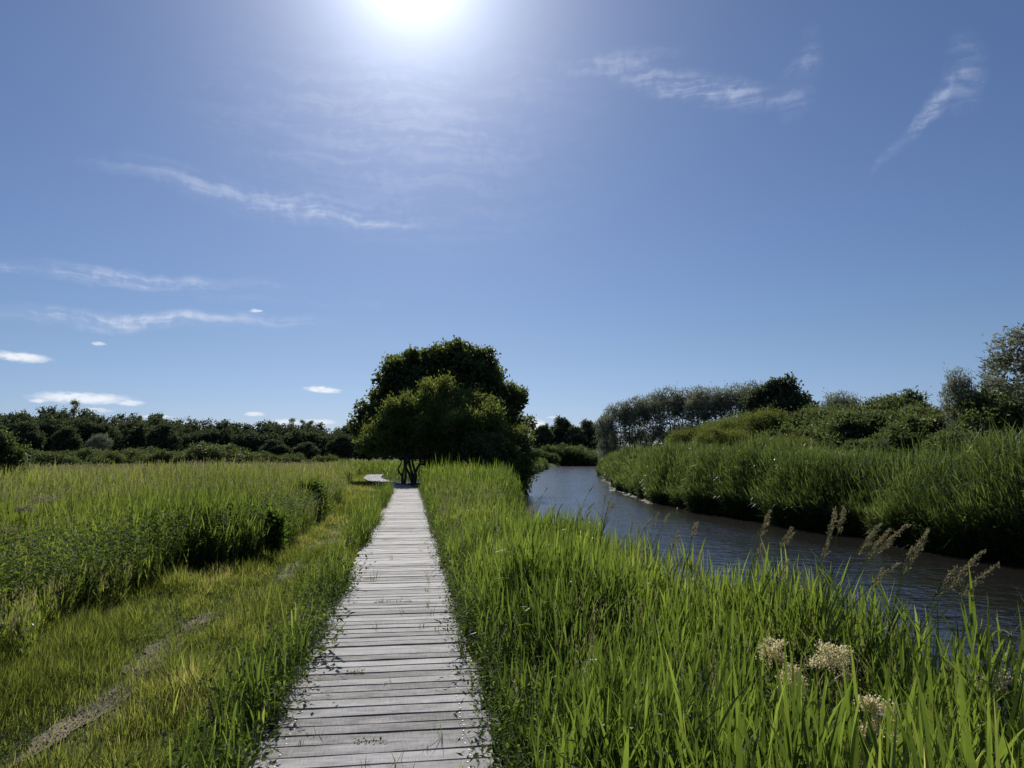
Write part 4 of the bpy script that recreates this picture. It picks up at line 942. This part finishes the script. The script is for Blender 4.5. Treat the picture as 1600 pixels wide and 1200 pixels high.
# streak noise for cirrus
mp = N(nt, 'ShaderNodeMapping'); mp.inputs['Rotation'].default_value = (0, 0, R(5)); mp.inputs['Scale'].default_value = (.13, 1.15, 1); L(aw, mp.inputs[0])
st = N(nt, 'ShaderNodeTexNoise'); st.inputs['Scale'].default_value = 1.0; st.inputs['Detail'].default_value = 7; st.inputs['Roughness'].default_value = .62; L(mp.outputs[0], st.inputs['Vector'])
fine = N(nt, 'ShaderNodeTexNoise'); fine.inputs['Scale'].default_value = 1.1; fine.inputs['Detail'].default_value = 7; fine.inputs['Roughness'].default_value = .6; L(aw, fine.inputs['Vector'])
streak = maprange(math_('ADD', math_('MULTIPLY', st.outputs['Fac'], .65), math_('MULTIPLY', fine.outputs['Fac'], .35)), .42, .64)
CIRRUS = [(-11.41, 19.4, 11.2, 1.2, -4, .7), (-2.56, 23.68, 15.1, 6.67, -12, .24), (23.88, 27.65, 7.69, 1.24, -16, .75), (15.6, 29.87, 6.67, 1.03, 3, .3),
          (38.68, 22.66, 3.86, .6, 38, .75), (41.57, 24.81, 1.4, 2.6, -15, .28), (-21.23, 12.7, 10.7, .66, 2, 1.0), (-20.07, 9.75, 12.2, .66, 3, 1.3),
          (31.12, 27.23, 1.34, 2.83, -20, .35), (2.66, 27.8, 12.7, 5.14, 0, .17), (-5.0, 18.8, 4.6, .55, -4, .5), (-9.7, 11.95, 8.2, .52, 0, .15)]
CUM = [(-26.81, 6.6, 1.86, .36, -2, 1), (-23.12, 4.04, 3.3, .46, 0, 1), (-25.69, 3.76, .72, .21, 0, .8), (-20.26, 3.84, 1.13, .26, 0, .8), (-6.88, 5.21, 1.55, .31, -3, 1),
       (-22.7, 3.22, 1.55, .21, 0, .7), (-11.9, 3.23, .83, .21, 0, .8), (-9.43, 2.64, 1.24, .31, 0, .8), (-7.06, 2.72, 1.44, .26, 0, .8), (9.9, 2.51, 1.24, .57, 0, 1),
       (11.25, 3.17, .46, .1, 0, .6), (-22.36, 7.87, .46, .15, 0, .6), (-11.95, 11.03, .57, .15, 0, .7), (-18.5, 2.89, 1.24, .15, 0, .7)]
def blob(vec, c):
    m = N(nt, 'ShaderNodeMapping', vector_type='TEXTURE'); m.inputs['Location'].default_value = (c[0], c[1], 0)
    m.inputs['Rotation'].default_value = (0, 0, R(c[4])); m.inputs['Scale'].default_value = (c[2], c[3], 1); L(vec, m.inputs[0])
    ln = N(nt, 'ShaderNodeVectorMath', operation='LENGTH'); L(m.outputs[0], ln.inputs[0])
    return ln.outputs['Value']
tot = None
for c in CIRRUS:
    v = maprange(blob(aw, c), 0, 1.35, c[5], 0); tot = v if tot is None else math_('ADD', tot, v)
cir = math_('MULTIPLY', tot, math_('MULTIPLY_ADD', streak, .68, .08))
# small fair-weather cumulus near the horizon
cn = N(nt, 'ShaderNodeTexNoise'); cn.inputs['Scale'].default_value = 1.6; cn.inputs['Detail'].default_value = 5
mp2 = N(nt, 'ShaderNodeMapping'); mp2.inputs['Scale'].default_value = (1, 2.6, 1); L(ae.outputs[0], mp2.inputs[0]); L(mp2.outputs[0], cn.inputs['Vector'])
cw = vmath('ADD', ae.outputs[0], vmath('MULTIPLY', vmath('SUBTRACT', cn.outputs['Color'], (.5, .5, .5)).outputs[0], (1.2, .35, 0)).outputs[0]).outputs[0]
tot2 = None
for c in CUM:
    v = maprange(blob(cw, c), .35, 1.1, c[5], 0); tot2 = v if tot2 is None else math_('MAXIMUM', tot2, v)
cum = math_('MULTIPLY', tot2, maprange(cn.outputs['Fac'], .25, .55, .55, 1.))
# sun glow
dp = vmath('DOT_PRODUCT', dn, tuple(float(v) for v in sd)).outputs['Value']
ang = math_('MULTIPLY', math_('ARCCOSINE', math_('MINIMUM', dp, 1.0)), 57.2958)
g1 = math_('EXPONENT', math_('MULTIPLY', ang, -1 / 4.0)); g2 = math_('EXPONENT', math_('MULTIPLY', ang, -1 / 6.0)); g3 = math_('EXPONENT', math_('MULTIPLY', ang, -1 / 18.))
def scaled(fac, col):
    n = N(nt, 'ShaderNodeVectorMath', operation='SCALE'); n.inputs[0].default_value = col; L(fac, n.inputs['Scale']); return n.outputs[0]
hs = N(nt, 'ShaderNodeHueSaturation'); hs.inputs['Saturation'].default_value = 1.0; hs.inputs['Value'].default_value = 1.0; L(sky.outputs[0], hs.inputs['Color'])
low = maprange(el, 0, 9, 1., 0.)
tint = vmath('ADD', scaled(low, (-.06, -.02, .22)), (.69, .785, 1.0)).outputs[0]
base = vmath('MULTIPLY', hs.outputs[0], tint).outputs[0]
cl = N(nt, 'ShaderNodeMix', data_type='RGBA'); L(cir, cl.inputs['Factor']); L(base, cl.inputs['A']); cl.inputs['B'].default_value = (9.0, 10.0, 12.5, 1)
cl2 = N(nt, 'ShaderNodeMix', data_type='RGBA'); L(cum, cl2.inputs['Factor']); L(cl.outputs['Result'], cl2.inputs['A']); cl2.inputs['B'].default_value = (12.5, 13.2, 14.2, 1)
glow = vmath('ADD', vmath('ADD', scaled(g1, (25.5, 26.8, 28)), scaled(g2, (0, 0, 0))).outputs[0], scaled(g3, (.8, .85, 1.05))).outputs[0]
fin = vmath('ADD', cl2.outputs['Result'], glow).outputs[0]
L(fin, bg.inputs[0])

# ------------------------------------------------------------------ camera and render settings
cam = bpy.data.cameras.new('camera'); cam.lens = 25; cam.sensor_width = 36; cam.clip_end = 6000; cam.clip_start = .05
co = link('camera', cam); co.location = (.17, 0, 1.6); co.rotation_euler = (R(90) + math.atan(114 / 1111.1), 0, R(-8.05))
scene.camera = co
scene.view_settings.view_transform = 'Standard'; scene.view_settings.look = 'None'; scene.view_settings.exposure = 0
scene.render.engine = 'CYCLES'
cy = scene.cycles; cy.max_bounces = 6; cy.diffuse_bounces = 3; cy.glossy_bounces = 2; cy.transmission_bounces = 4; cy.transparent_max_bounces = 4
cy.use_denoising = True; cy.sample_clamp_indirect = 6; cy.caustics_reflective = False; cy.caustics_refractive = False
